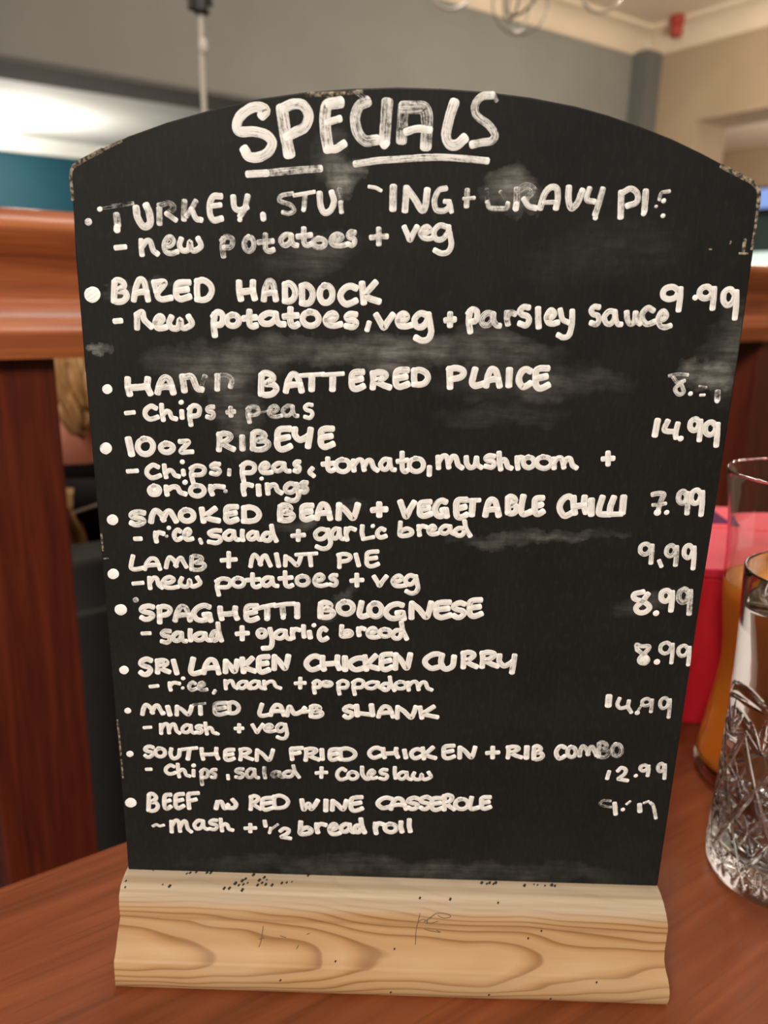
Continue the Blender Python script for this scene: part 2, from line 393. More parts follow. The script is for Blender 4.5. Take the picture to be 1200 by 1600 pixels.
  (1.93,0.2,"-52.5,213.7 -50.7,213.9 -49.0,214.1"),
  (1.88,0.1,"-42.7,215.4 -45.1,215.4 -47.2,213.9 -46.5,212.4 -44.4,212.3 -42.7,213.7 -42.4,215.2"),
  (1.88,0.1,"-42.4,215.3 -42.1,213.3 -41.1,212.2 -39.9,212.2"),
  (1.93,0.2,"-37.7,216.9 -37.8,214.3 -37.6,212.3 -36.5,211.7 -35.5,212.2"),
  (1.93,0.2,"-39.6,214.6 -37.6,214.8 -35.7,215.0"),
  (1.88,0.1,"-31.7,216.2 -29.8,215.8 -28.8,214.4 -29.2,212.8 -31.0,211.9 -32.9,212.3 -33.9,213.7 -33.3,215.4 -31.5,216.2"),
  (1.86,0.08,"-26.2,213.8 -24.2,214.0 -23.2,215.0 -24.2,215.9 -25.7,215.3 -26.6,213.8 -25.7,212.4 -23.7,212.1 -21.8,212.6"),
  (1.87,0.08,"-17.1,215.7 -18.7,215.8 -19.9,214.9 -19.2,214.1 -17.4,213.8 -16.9,212.8 -17.9,211.8 -19.9,212.1"),
  (1.57,0.05,"-12.7,213.2 -13.3,211.1"),
  (1.93,0.08,"-10.4,215.6 -9.1,213.5 -8.0,211.9 -6.8,213.7 -5.3,215.8"),
  (1.86,0.06,"-3.3,214.1 -1.6,214.3 -0.7,215.3 -1.7,216.3 -3.0,215.7 -3.6,214.1 -2.9,212.6 -1.1,212.4 0.6,212.8"),
  (1.93,0.1,"5.6,216.1 3.4,216.5 1.7,214.6 2.4,212.5 4.4,212.5 5.8,214.5 6.0,216.2"),
  (1.94,0.1,"6.0,216.2 6.7,213.2 7.1,210.7 6.2,208.6 4.2,208.1 2.4,208.9"),
  (1.86,0.3,"12.9,216.5 13.0,213.1"),
  (1.86,0.3,"11.7,214.6 13.0,214.8 14.2,214.9"),
  (1.86,0.1,"19.1,217.4 18.9,214.7 19.5,211.3"),
  (1.85,0.1,"18.7,216.9 19.8,218.1 21.2,217.6 21.5,216.1 21.0,214.6 19.4,214.4"),
  (1.8,0.45,"26.2,216.9 24.4,217.0 22.9,215.3 23.5,213.6 25.2,213.5 26.3,215.0 26.5,216.7"),
  (1.8,0.45,"26.5,216.8 26.8,214.6 27.8,213.4 28.6,213.3"),
  (1.85,0.55,"30.8,217.3 30.9,215.7 31.3,214.0"),
  (1.85,0.55,"30.9,215.9 31.5,217.2 32.1,217.5 33.2,217.1"),
  (1.79,0.12,"37.4,219.1 35.9,219.2 34.8,218.0 35.6,216.9 37.3,216.4 37.9,215.0 37.0,213.6 35.1,214.1"),
  (1.85,0.15,"40.5,218.7 40.7,216.0 41.1,213.3"),
  (1.79,0.08,"43.6,216.1 45.0,216.3 45.7,217.4 44.8,218.4 43.9,217.7 43.4,216.1 44.1,214.6 45.5,214.3 46.9,214.7"),
  (1.67,0.1,"47.5,218.5 48.4,215.8 50.3,214.8"),
  (1.74,0.08,"51.3,218.2 51.5,214.2 50.9,210.9 49.2,210.1 47.6,210.8"),
  (1.67,0.2,"59.4,219.7 58.1,219.8 57.2,218.7 57.9,217.5 59.4,217.1 59.9,215.7 59.2,214.4 57.6,214.8"),
  (1.68,0.2,"64.5,218.4 62.8,218.5 61.5,216.7 62.3,214.9 63.7,214.7 64.7,216.4 64.7,218.2"),
  (1.68,0.2,"64.7,218.3 65.2,215.9 66.1,214.6 66.9,214.6"),
  (1.73,0.3,"68.4,218.2 68.8,216.2 69.9,214.8 71.1,215.6 71.2,218.1"),
  (1.73,0.3,"71.2,218.1 71.7,215.9 72.9,215.0"),
  (1.72,0.3,"76.5,219.1 74.9,219.8 73.4,218.3 73.5,216.4 74.9,214.9 76.3,215.1 77.5,215.7"),
  (1.67,0.25,"78.8,216.2 80.2,216.5 80.9,217.7 79.9,218.9 78.9,218.1 78.5,216.2 79.4,214.4 80.9,214.0 82.4,214.5"),
 ]),
 ('chalk_price', 'white chalk price 9.99 beside the haddock', [
  (1.77,0.08,"84.1,225.0 81.8,226.3 79.4,225.5 79.2,223.5 81.0,222.6 83.1,223.3 84.0,225.4"),
  (1.77,0.08,"84.3,225.7 84.5,223.0 84.5,219.5"),
  (1.64,0.05,"89.1,223.2 89.3,223.3"),
  (1.76,0.15,"94.5,225.3 92.5,226.6 90.6,225.8 90.5,224.0 92.0,223.1 93.7,223.7 94.5,225.7"),
  (1.76,0.15,"94.7,226.0 94.9,223.4 95.0,220.2"),
  (1.77,0.1,"101.6,224.3 99.7,226.0 98.0,225.0 98.1,222.5 99.5,221.2 101.0,222.2 101.6,224.8"),
  (1.77,0.1,"101.7,225.2 102.2,221.7 102.4,217.4"),
 ]),
 ('chalk_lettering', 'bold white chalk line HAND BATTERED PLAICE, smudged at HAND', [
  (2.85,0.1,"-98.4,190.0 -97.9,190.3"),
  (2.1,0.15,"-91.2,193.5 -91.3,191.2 -90.9,188.8"),
  (2.1,0.15,"-84.6,193.7 -84.9,191.3 -84.1,189.2"),
  (2.1,0.15,"-91.2,190.8 -87.9,191.0 -84.8,191.4"),
  (2.02,0.2,"-81.6,189.5 -80.8,192.1 -79.4,194.2 -77.8,194.0 -77.0,192.0 -76.5,189.6"),
  (2.03,0.2,"-80.9,191.1 -79.0,191.4 -76.8,191.4"),
  (2.1,0.3,"-73.2,194.8 -72.8,190.4"),
  (1.99,0.3,"-72.2,194.8 -70.1,194.8 -68.6,191.2 -67.1,190.8"),
  (1.77,0.85,"-67.1,191.0 -65.9,194.9"),
  (1.78,0.35,"-61.7,195.3 -62.0,191.1"),
  (1.66,0.65,"-62.0,195.4 -59.1,195.6 -57.1,194.4 -57.6,192.0"),
  (1.97,0.12,"-47.7,189.8 -47.6,193.0 -47.2,196.0 -45.7,196.6 -44.0,195.9 -43.7,194.7 -46.0,193.2 -43.7,193.0 -42.6,191.6 -44.0,189.9 -46.4,189.5 -47.7,190.0"),
  (1.98,0.12,"-47.4,195.8 -47.7,190.1"),
  (1.96,0.1,"-39.5,191.0 -38.8,194.0 -37.5,196.3 -35.9,196.0 -35.0,193.8 -34.4,191.2"),
  (1.97,0.1,"-38.8,192.8 -36.9,193.1 -34.8,193.2"),
  (1.4,0.08,"-34.5,196.1 -31.0,196.4 -27.3,196.7"),
  (2.09,0.15,"-31.0,195.9 -31.1,191.8"),
  (1.4,0.08,"-27.3,196.5 -24.2,196.7 -21.0,197.0"),
  (2.08,0.2,"-24.2,196.2 -24.3,192.0"),
  (2.03,0.18,"-14.7,197.7 -16.7,197.6 -17.8,196.9 -18.0,195.0 -17.9,193.0 -16.9,192.2 -15.5,192.5 -14.4,193.1"),
  (2.02,0.18,"-17.7,195.0 -16.5,195.2 -15.0,195.5"),
  (1.96,0.12,"-11.2,197.4 -11.0,195.2 -11.2,192.8"),
  (1.96,0.12,"-11.3,197.2 -9.4,197.7 -7.4,197.4 -7.1,196.5 -8.7,195.4 -10.2,195.0 -8.1,193.8 -5.8,193.0"),
  (2.02,0.18,"-0.2,198.7 -2.4,198.6 -3.6,197.9 -3.8,196.0 -3.6,194.0 -2.5,193.2 -1.1,193.6 0.1,194.1"),
  (2.01,0.18,"-3.5,196.0 -2.2,196.2 -0.6,196.5"),
  (1.95,0.1,"2.2,198.6 2.1,196.4 2.4,194.3"),
  (1.95,0.1,"2.0,198.4 3.9,198.8 5.9,197.9 6.6,196.3 5.7,194.7 4.1,194.1 2.2,194.2"),
  (2,0.1,"13.5,199.4 13.7,196.6 13.9,193.6"),
  (1.99,0.1,"13.3,199.1 15.2,199.7 17.5,199.2 18.1,198.0 16.9,196.7 14.2,196.1"),
  (2.07,0.12,"21.7,199.3 21.3,197.3 21.0,195.2 21.9,194.2 23.2,194.4 24.7,194.9"),
  (1.99,0.12,"25.6,194.3 25.9,197.2 26.9,199.5 28.3,199.2 29.2,197.0 29.9,194.4"),
  (2,0.12,"26.0,196.0 27.6,196.4 29.4,196.4"),
  (2.17,0.12,"32.8,199.4 32.9,194.7"),
  (2.06,0.1,"39.4,199.3 38.3,199.8 37.0,199.3 36.1,197.5 36.2,195.7 37.4,194.2 38.7,194.5 39.7,195.3"),
  (2.06,0.12,"44.9,200.3 42.6,200.2 41.4,199.4 41.4,197.1 41.7,194.8 42.9,193.8 44.3,194.2 45.5,194.9"),
  (2.05,0.12,"41.6,197.1 43.0,197.3 44.6,197.7"),
 ]),
 ('chalk_lettering', 'white chalk line chips + peas, part wiped', [
  (1.44,0.08,"-92.5,182.4 -90.0,182.7"),
  (1.6,0.1,"-82.6,184.3 -84.1,184.9 -85.9,183.6 -86.2,181.9 -85.0,180.6 -83.5,180.8 -82.2,181.3"),
  (1.59,0.1,"-80.6,185.3 -80.6,182.9 -80.3,180.5"),
  (1.59,0.1,"-80.4,182.2 -79.1,183.3 -78.1,183.0 -77.4,181.3 -76.1,180.9"),
  (1.6,0.1,"-74.0,183.4 -74.0,181.4"),
  (1.48,0.05,"-74.2,186.3 -73.9,186.5"),
  (1.59,0.2,"-71.0,184.8 -71.5,182.2 -71.2,179.1"),
  (1.59,0.2,"-71.5,184.2 -70.0,185.4 -68.4,185.0 -68.1,183.6 -68.9,182.2 -70.9,181.9"),
  (1.54,0.35,"-63.6,185.1 -64.6,185.1 -65.5,184.4 -65.1,183.6 -63.9,183.4 -63.6,182.4 -64.3,181.5 -65.6,181.8"),
  (1.59,0.55,"-57.8,184.9 -57.8,182.5"),
  (1.59,0.55,"-58.8,183.5 -57.8,183.7 -56.8,183.8"),
  (1.59,0.6,"-51.7,185.1 -52.1,183.1 -51.7,180.6"),
  (1.59,0.6,"-52.1,184.7 -50.7,185.6 -49.0,185.2 -48.7,184.1 -49.5,183.0 -51.5,182.8"),
  (1.33,0.5,"-45.0,184.0 -43.3,184.2 -42.3,185.1 -43.2,186.0 -44.5,185.4 -45.3,184.0 -44.6,182.7 -42.9,182.4 -41.1,182.8"),
  (1.34,0.5,"-37.6,186.0 -39.2,186.0 -40.6,184.6 -40.1,183.1 -38.7,183.0 -37.6,184.3 -37.4,185.8"),
  (1.33,0.5,"-37.4,185.9 -37.2,184.0 -36.5,182.9 -35.8,182.9"),
  (1.33,0.12,"-31.1,186.6 -32.3,186.7 -33.3,185.8 -32.7,184.9 -31.3,184.5 -30.9,183.4 -31.8,182.3 -33.3,182.6"),
  (0.74,0.75,"-49.5,183.3 -45.8,184.2"),
 ]),
 ('chalk_price', 'mostly wiped white chalk price beside the plaice', [
  (1.12,0.6,"84.3,198.9 87.0,199.4 89.9,199.3"),
  (1.23,0.6,"85.6,198.3 87.1,196.8 89.1,197.4"),
  (1.34,0.45,"88.4,196.9 86.6,194.8 87.9,193.0 89.4,193.8 88.2,196.6"),
  (1.35,0.05,"91.6,193.2 91.8,193.4"),
  (0.82,0.8,"94.3,195.8 96.4,195.5"),
  (0.88,0.05,"95.0,192.9 96.2,193.0"),
  (1.86,0.7,"100.4,194.0 100.6,191.7"),
  (1.24,0.05,"100.4,191.1 100.7,191.0"),
 ]),
 ('chalk_lettering', 'white chalk line 10oz RIBEYE', [
  (3.52,0.25,"-100.5,170.1 -99.9,170.6"),
  (2.29,0.1,"-92.4,173.5 -91.7,168.7"),
  (1.9,0.08,"-87.5,173.8 -85.5,173.7 -84.3,172.2 -84.7,170.1 -86.3,168.8 -88.3,169.0 -89.4,170.7 -88.9,172.7 -87.1,173.9"),
  (1.9,0.15,"-80.0,172.5 -78.4,172.2 -77.6,171.3 -78.1,170.2 -79.5,169.5 -81.0,169.8 -81.7,170.8 -81.2,171.9 -79.8,172.5"),
  (1.63,0.15,"-75.1,173.3 -72.3,173.2 -75.0,169.9 -71.3,169.9"),
  (1.88,0.3,"-61.9,176.1 -61.9,173.6 -62.2,170.9"),
  (1.88,0.3,"-62.0,175.8 -60.3,176.4 -58.5,176.0 -58.3,175.1 -59.8,173.8 -61.2,173.3 -59.4,172.1 -57.4,171.2"),
  (1.94,0.4,"-54.3,175.3 -54.3,173.4 -54.3,171.4"),
  (1.88,0.3,"-50.9,171.5 -50.8,174.2 -50.4,176.7 -48.8,177.2 -47.1,176.6 -46.8,175.6 -49.2,174.3 -46.7,174.2 -45.6,173.0 -47.0,171.6 -49.5,171.2 -50.9,171.7"),
  (1.89,0.3,"-50.6,176.5 -50.8,171.8"),
  (2.05,0.12,"-38.5,178.5 -41.0,178.4 -42.3,177.5 -42.6,175.0 -42.5,172.5 -41.3,171.5 -39.7,171.9 -38.4,172.6"),
  (2.04,0.12,"-42.3,175.0 -40.8,175.3 -39.0,175.7"),
  (2.04,0.12,"-36.7,178.4 -36.7,176.4 -35.2,174.9 -33.3,175.6 -32.1,176.5"),
  (2.04,0.12,"-31.5,178.4 -31.9,175.7 -32.4,172.8"),
  (2.04,0.1,"-24.4,178.9 -26.7,178.8 -27.9,178.0 -28.1,175.8 -28.0,173.6 -26.9,172.7 -25.4,173.1 -24.2,173.7"),
  (2.03,0.1,"-27.8,175.8 -26.5,176.1 -24.8,176.4"),
 ]),
 ('chalk_lettering', 'white chalk line chips, peas, tomato, mushroom +', [
  (1.48,0.08,"-93.3,162.6 -90.3,162.9"),
  (1.6,0.18,"-83.1,164.4 -84.7,165.0 -86.6,163.6 -86.9,161.9 -85.6,160.6 -84.0,160.8 -82.6,161.4"),
  (1.59,0.15,"-80.9,164.9 -80.8,162.9 -80.5,161.0"),
  (1.59,0.15,"-80.7,162.3 -79.3,163.3 -78.2,163.0 -77.5,161.7 -76.2,161.3"),
  (1.59,0.1,"-74.6,163.3 -74.5,162.0"),
  (1.53,0.05,"-74.8,166.3 -74.6,166.4"),
  (1.59,0.2,"-71.3,164.5 -71.9,162.2 -71.4,159.3"),
  (1.59,0.2,"-71.9,164.1 -70.0,165.1 -67.9,164.7 -67.4,163.5 -68.4,162.2 -71.1,161.9"),
  (1.54,0.2,"-62.4,165.9 -63.8,166.0 -65.0,165.2 -64.4,164.5 -62.8,164.2 -62.3,163.3 -63.3,162.4 -65.1,162.7"),
  (1.37,0.4,"-59.0,163.9 -59.1,162.4"),
  (1.64,0.15,"-54.2,165.9 -54.7,163.4 -54.2,160.3"),
  (1.64,0.15,"-54.8,165.4 -52.9,166.6 -50.8,166.1 -50.4,164.8 -51.3,163.4 -53.9,163.1"),
  (1.59,0.2,"-48.1,164.8 -46.6,165.0 -45.8,165.9 -46.6,166.7 -47.7,166.2 -48.4,164.8 -47.8,163.5 -46.3,163.3 -44.8,163.6"),
  (1.59,0.25,"-40.7,166.6 -42.5,166.7 -44.0,165.5 -43.5,164.2 -42.0,164.2 -40.8,165.3 -40.5,166.5"),
  (1.59,0.25,"-40.5,166.6 -40.3,165.0 -39.5,164.1 -38.7,164.1"),
  (1.58,0.15,"-35.4,167.4 -36.2,167.4 -36.9,166.7 -36.5,166.0 -35.6,165.8 -35.3,164.9 -35.9,164.0 -36.9,164.3"),
  (1.53,0.08,"-31.0,165.2 -31.9,163.9 -30.6,162.7"),
  (1.69,0.08,"-25.8,168.7 -25.8,166.6 -25.6,165.1 -24.6,164.6 -23.7,165.0"),
  (1.68,0.08,"-27.4,166.8 -25.6,167.0 -23.9,167.2"),
  (1.64,0.06,"-21.2,168.5 -19.4,168.2 -18.5,166.9 -18.9,165.3 -20.4,164.4 -22.2,164.8 -23.1,166.2 -22.6,167.8 -21.0,168.6"),
  (1.69,0.08,"-17.2,168.2 -17.0,165.0"),
  (1.68,0.08,"-17.0,166.8 -15.7,168.4 -14.3,168.3 -13.6,165.3"),
  (1.68,0.08,"-13.6,166.5 -12.5,168.3 -11.3,168.3 -10.4,166.1 -9.2,165.2"),
  (1.63,0.08,"-5.3,168.9 -6.8,169.0 -8.1,167.4 -7.5,165.8 -6.2,165.6 -5.2,167.1 -5.1,168.8"),
  (1.63,0.08,"-5.1,168.9 -4.8,166.7 -4.1,165.6 -3.4,165.5"),
  (1.68,0.08,"-1.0,171.3 -0.9,168.1 -0.7,165.7 0.2,164.9 1.0,165.5"),
  (1.68,0.08,"-2.3,168.4 -0.7,168.6 0.7,168.9"),
  (1.63,0.06,"3.4,169.6 5.2,169.3 6.2,167.8 5.8,166.0 4.2,165.1 2.5,165.5 1.5,167.0 2.0,168.8 3.6,169.6"),
  (1.74,0.08,"8.3,166.6 8.3,164.2"),
  (1.73,0.1,"11.0,170.2 11.3,166.6"),
  (1.72,0.1,"11.3,168.6 12.5,170.5 13.9,170.3 14.7,166.9"),
  (1.72,0.1,"14.7,168.3 15.7,170.4 16.9,170.3 17.8,167.8 19.1,166.8"),
  (1.73,0.1,"20.4,170.3 20.7,168.3 21.9,166.9 23.4,167.7 23.8,170.2"),
  (1.73,0.1,"23.8,170.2 24.2,168.0 25.5,167.1"),
  (1.67,0.1,"29.5,171.0 28.0,171.1 26.9,170.3 27.6,169.5 29.3,169.2 29.9,168.2 28.9,167.2 27.1,167.5"),
  (1.72,0.1,"31.2,172.1 31.5,169.4 32.1,166.7"),
  (1.72,0.1,"31.7,168.6 32.7,169.9 33.6,169.5 34.4,167.6 35.5,167.1"),
  (1.72,0.15,"37.3,170.7 37.4,169.0 37.8,167.1"),
  (1.72,0.15,"37.5,169.2 37.9,170.5 38.5,170.8 39.5,170.5"),
  (1.68,0.15,"40.8,170.9 42.2,170.7 43.0,169.5 42.8,168.2 41.6,167.4 40.2,167.8 39.5,169.0 39.8,170.3 41.0,171.0"),
  (1.68,0.1,"45.7,171.2 47.6,170.9 48.8,169.6 48.4,168.2 46.8,167.3 44.9,167.7 43.9,169.0 44.3,170.5 45.9,171.2"),
  (1.73,0.1,"49.4,170.6 49.8,167.6"),
  (1.72,0.1,"49.6,169.3 50.7,170.8 52.1,170.7 53.0,167.9"),
  (1.72,0.1,"52.9,169.0 53.8,170.7 54.9,170.7 55.9,168.6 57.1,167.8"),
  (1.72,0.1,"67.2,173.1 67.6,169.3"),
  (1.71,0.1,"65.8,171.0 67.4,171.2 69.0,171.3"),
 ]),
 ('chalk_lettering', 'white chalk line onion rings squeezed under the chips line', [
  (1.67,0.08,"-84.9,157.7 -83.6,157.4 -83.0,156.5 -83.4,155.3 -84.6,154.7 -85.9,154.9 -86.5,156.0 -86.0,157.1 -84.8,157.7"),
  (1.36,0.1,"-84.8,156.1 -84.6,156.3"),
  (1.72,0.1,"-80.7,157.5 -80.7,156.3 -80.5,154.9"),
  (1.72,0.1,"-80.6,156.3 -78.6,157.5 -76.9,157.4 -76.0,155.8 -74.3,155.2"),
  (1.64,0.05,"-74.3,159.2 -74.0,159.4"),
  (1.67,0.15,"-70.5,158.3 -68.7,158.0 -67.8,156.8 -68.3,155.4 -69.9,154.6 -71.7,154.9 -72.5,156.2 -71.9,157.6 -70.3,158.3"),
  (1.72,0.25,"-65.5,158.1 -65.6,156.8 -65.1,155.4"),
  (1.71,0.25,"-65.5,156.9 -64.3,158.0 -63.1,158.2 -61.2,158.0"),
  (1.36,0.7,"-60.6,156.5 -60.4,156.6"),
  (1.71,0.12,"-54.5,158.9 -54.5,157.4 -54.2,155.6"),
  (1.71,0.12,"-54.4,157.5 -53.7,158.8 -52.9,159.1 -51.6,158.8"),
  (1.88,0.15,"-49.3,158.6 -49.2,155.8"),
  (1.25,0.05,"-48.3,161.2 -48.0,161.3"),
  (1.71,0.2,"-46.3,159.2 -46.2,157.8 -46.1,156.2"),
  (1.71,0.2,"-46.1,157.8 -44.8,159.1 -43.5,159.0 -42.8,157.3 -41.6,156.5"),
  (1.71,0.3,"-36.7,159.5 -38.6,159.8 -40.1,158.4 -39.6,156.9 -37.9,156.9 -36.6,158.4 -36.4,159.6"),
  (1.72,0.3,"-36.4,159.6 -36.0,157.5 -35.7,155.7 -36.6,154.1 -38.2,153.8 -39.7,154.3"),
  (1.66,0.4,"-33.0,160.2 -34.0,160.3 -34.8,159.6 -34.3,158.9 -33.2,158.6 -32.9,157.7 -33.6,156.9 -34.8,157.1"),
 ]),
 ('chalk_price', 'white chalk price 14.99 beside the ribeye', [
  (2.04,0.1,"82.2,184.2 81.9,179.6"),
  (1.75,0.15,"85.5,184.1 84.7,181.5 85.9,180.8 88.4,180.8"),
  (1.76,0.12,"88.9,183.3 88.6,180.1 88.9,178.9"),
  (1.72,0.05,"90.3,178.4 90.6,178.6"),
  (1.76,0.15,"96.1,183.7 94.6,185.1 93.1,184.2 93.1,182.3 94.3,181.3 95.5,182.0 96.0,184.1"),
  (1.76,0.15,"96.2,184.4 96.5,181.7 96.6,178.3"),
  (1.77,0.12,"101.7,182.7 99.9,184.2 98.2,183.3 98.2,181.1 99.6,180.0 101.1,180.8 101.7,183.1"),
  (1.77,0.12,"101.9,183.5 102.2,180.5 102.4,176.6"),
 ]),
 ('chalk_lettering', 'bold white chalk line SMOKED BEAN + VEGETABLE CHILLI', [
  (3.37,0.2,"-100.2,145.1 -99.6,145.5"),
  (1.92,0.2,"-89.0,148.1 -90.6,148.4 -92.7,147.8 -93.3,146.9 -91.9,146.3 -89.8,145.9 -89.2,145.0 -90.7,144.0 -92.3,143.8 -93.4,144.3"),
  (1.97,0.15,"-86.6,145.1 -86.0,147.5 -84.7,149.0 -82.9,147.6 -82.3,145.8"),
  (1.97,0.15,"-82.4,146.0 -81.3,148.2 -79.9,148.9 -78.9,147.3 -78.0,145.5"),
  (1.92,0.1,"-74.8,149.4 -73.0,149.3 -71.9,148.2 -72.1,146.6 -73.6,145.6 -75.3,145.8 -76.3,147.0 -75.9,148.6 -74.4,149.5"),
  (1.97,0.08,"-68.9,149.9 -68.7,147.9 -68.5,145.7"),
  (1.97,0.08,"-64.4,150.2 -66.9,148.3 -68.1,147.5 -66.4,146.6 -63.4,146.0"),
  (1.97,0.12,"-57.0,151.1 -59.2,151.0 -60.4,150.3 -60.6,148.4 -60.6,146.5 -59.5,145.7 -58.2,146.1 -57.0,146.6"),
  (1.96,0.12,"-60.3,148.4 -59.1,148.6 -57.5,148.9"),
  (1.9,0.1,"-54.4,150.8 -54.5,148.5 -54.4,146.3"),
  (1.9,0.1,"-54.5,150.7 -52.3,151.1 -50.1,150.2 -49.3,148.4 -50.4,146.7 -52.4,146.1 -54.7,146.1"),
  (2.01,0.2,"-42.1,146.9 -42.1,149.3 -41.7,151.6 -40.4,152.1 -38.9,151.6 -38.7,150.6 -40.7,149.5 -38.6,149.3 -37.7,148.3 -38.9,147.0 -41.0,146.7 -42.1,147.1"),
  (2.02,0.2,"-41.9,151.5 -42.1,147.2"),
  (2.07,0.15,"-31.3,152.2 -33.2,152.1 -34.3,151.5 -34.5,149.7 -34.4,147.9 -33.4,147.2 -32.2,147.5 -31.1,148.0"),
  (2.07,0.15,"-34.2,149.7 -33.0,149.9 -31.6,150.2"),
  (2,0.12,"-29.5,147.8 -28.9,150.5 -27.8,152.7 -26.3,152.4 -25.5,150.4 -25.0,147.9"),
  (2,0.12,"-29.0,149.4 -27.2,149.7 -25.3,149.8"),
  (2.06,0.1,"-22.1,148.0 -22.0,150.4 -21.9,152.7"),
  (2.07,0.1,"-21.9,152.6 -19.7,150.9 -17.3,148.2 -16.3,150.1 -15.6,152.9"),
  (2.06,0.1,"-8.3,153.4 -8.2,149.5"),
  (2.06,0.1,"-10.4,151.2 -8.3,151.5 -6.1,151.6"),
  (2.06,0.08,"-1.1,154.3 -0.1,151.7 1.0,149.2 2.2,151.8 3.5,154.2"),
  (2.06,0.1,"8.8,154.6 6.8,154.4 5.7,153.8 5.6,152.1 5.7,150.3 6.8,149.6 8.1,149.9 9.2,150.4"),
  (2.05,0.1,"5.8,152.1 7.1,152.2 8.5,152.5"),
  (2.06,0.1,"14.1,154.8 13.0,155.2 11.6,154.4 10.7,152.1 11.5,150.1 12.8,149.7 14.2,150.6 14.4,152.0 13.2,151.8"),
  (2.06,0.1,"14.4,152.0 14.8,149.8"),
  (2.11,0.1,"20.9,155.7 19.0,155.6 18.0,154.8 17.9,152.6 18.2,150.3 19.1,149.4 20.3,149.7 21.4,150.4"),
  (2.1,0.1,"18.2,152.6 19.3,152.8 20.7,153.2"),
  (1.54,0.12,"20.2,155.4 25.5,155.7"),
  (2.11,0.08,"23.4,155.4 23.3,150.6"),
  (2.03,0.1,"27.9,150.5 28.3,153.5 29.3,155.9 30.8,155.6 31.7,153.3 32.4,150.6"),
  (2.04,0.1,"28.4,152.3 30.1,152.6 31.9,152.7"),
  (2.03,0.08,"35.5,151.6 35.3,154.2 35.4,156.7 36.2,157.2 37.3,156.6 37.5,155.6 36.2,154.4 37.7,154.2 38.4,153.0 37.7,151.6 36.3,151.3 35.5,151.8"),
  (2.04,0.08,"35.2,156.6 35.5,151.9"),
  (2.11,0.08,"40.3,157.3 40.0,154.8 39.9,152.4 40.7,151.2 41.8,151.4 43.1,152.0"),
  (2.1,0.08,"46.7,157.0 45.1,156.9 44.4,156.2 44.4,154.2 44.6,152.2 45.4,151.3 46.4,151.6 47.2,152.2"),
  (2.1,0.08,"44.6,154.2 45.5,154.4 46.6,154.7"),
  (2.1,0.1,"56.9,157.2 55.6,157.8 54.1,157.1 52.9,155.0 53.1,152.9 54.6,151.0 56.1,151.4 57.4,152.3"),
  (2.09,0.12,"57.2,157.4 57.5,154.8 58.1,152.1"),
  (2.09,0.12,"60.9,157.6 61.0,154.9 61.8,152.5"),
  (2.09,0.12,"57.6,154.4 59.4,154.6 61.1,155.0"),
  (2.21,0.1,"63.3,156.6 63.7,151.9"),
  (2.1,0.08,"66.9,157.7 66.2,153.8 66.6,152.0 69.9,151.9"),
  (2.09,0.08,"70.7,157.7 69.9,154.4 70.0,152.1"),
  (1.77,0.08,"69.9,151.9 73.8,152.1"),
  (2.32,0.25,"74.0,157.9 74.1,152.8"),
 ]),
 ('chalk_lettering', 'white chalk line rice, salad + garlic bread under the chilli', [
  (1.6,0.08,"-92.5,138.6 -90.7,138.7"),
  (1.65,0.12,"-85.3,141.0 -85.4,139.5 -85.2,137.9"),
  (1.65,0.12,"-85.3,139.7 -84.6,140.9 -83.9,141.1 -82.7,140.8"),
  (1.39,0.05,"-80.7,142.8 -80.5,143.0"),
  (1,0.5,"-81.6,139.8 -81.4,139.9"),
  (1.65,0.15,"-76.8,141.8 -77.6,142.3 -78.7,141.2 -78.9,139.8 -78.2,138.7 -77.3,138.8 -76.6,139.3"),
  (1.6,0.12,"-75.2,140.5 -74.0,140.7 -73.4,141.7 -73.9,142.6 -74.8,142.0 -75.3,140.5 -74.9,139.1 -73.9,138.8 -72.7,139.2"),
  (1.37,0.2,"-70.0,139.0 -69.6,137.7"),
  (1.6,0.08,"-62.9,142.4 -65.0,142.4 -66.7,141.5 -65.8,140.5 -63.5,140.2 -62.8,139.0 -64.3,137.9 -66.9,138.2"),
  (1.6,0.1,"-58.4,142.2 -59.9,142.3 -61.4,140.9 -60.9,139.5 -59.5,139.4 -58.4,140.6 -58.2,142.1"),
  (1.6,0.1,"-58.2,142.2 -58.0,140.3 -57.3,139.3 -56.6,139.3"),
  (1.65,0.1,"-55.2,142.5 -55.3,140.9 -55.1,139.3"),
  (1.6,0.1,"-50.5,142.0 -51.9,142.1 -53.2,140.9 -52.8,139.7 -51.5,139.7 -50.5,140.7 -50.3,141.9"),
  (1.6,0.1,"-50.3,142.0 -50.1,140.5 -49.5,139.6 -48.8,139.6"),
  (1.65,0.12,"-45.4,141.9 -47.1,141.9 -48.2,140.5 -47.4,139.3 -45.9,139.5 -45.0,141.4"),
  (1.64,0.12,"-45.1,144.6 -44.7,142.0 -43.6,139.3"),
  (1.59,0.2,"-35.9,143.0 -36.0,139.8"),
  (1.59,0.2,"-37.9,141.2 -36.0,141.4 -34.0,141.6"),
  (1.59,0.12,"-26.1,143.6 -28.3,143.9 -30.0,142.3 -29.4,140.5 -27.5,140.5 -25.9,142.2 -25.7,143.7"),
  (1.6,0.12,"-25.7,143.7 -25.2,141.2 -24.8,139.0 -25.8,137.2 -27.7,136.8 -29.5,137.5"),
  (1.54,0.15,"-22.0,144.1 -23.2,144.2 -24.4,142.6 -24.0,140.9 -22.8,140.8 -22.0,142.3 -21.8,144.0"),
  (1.54,0.15,"-21.8,144.1 -21.6,141.9 -21.0,140.7 -20.4,140.6"),
  (1.58,0.12,"-19.5,144.3 -19.5,142.5 -19.1,140.4"),
  (1.58,0.12,"-19.4,142.7 -18.7,144.1 -17.8,144.5 -16.5,144.1"),
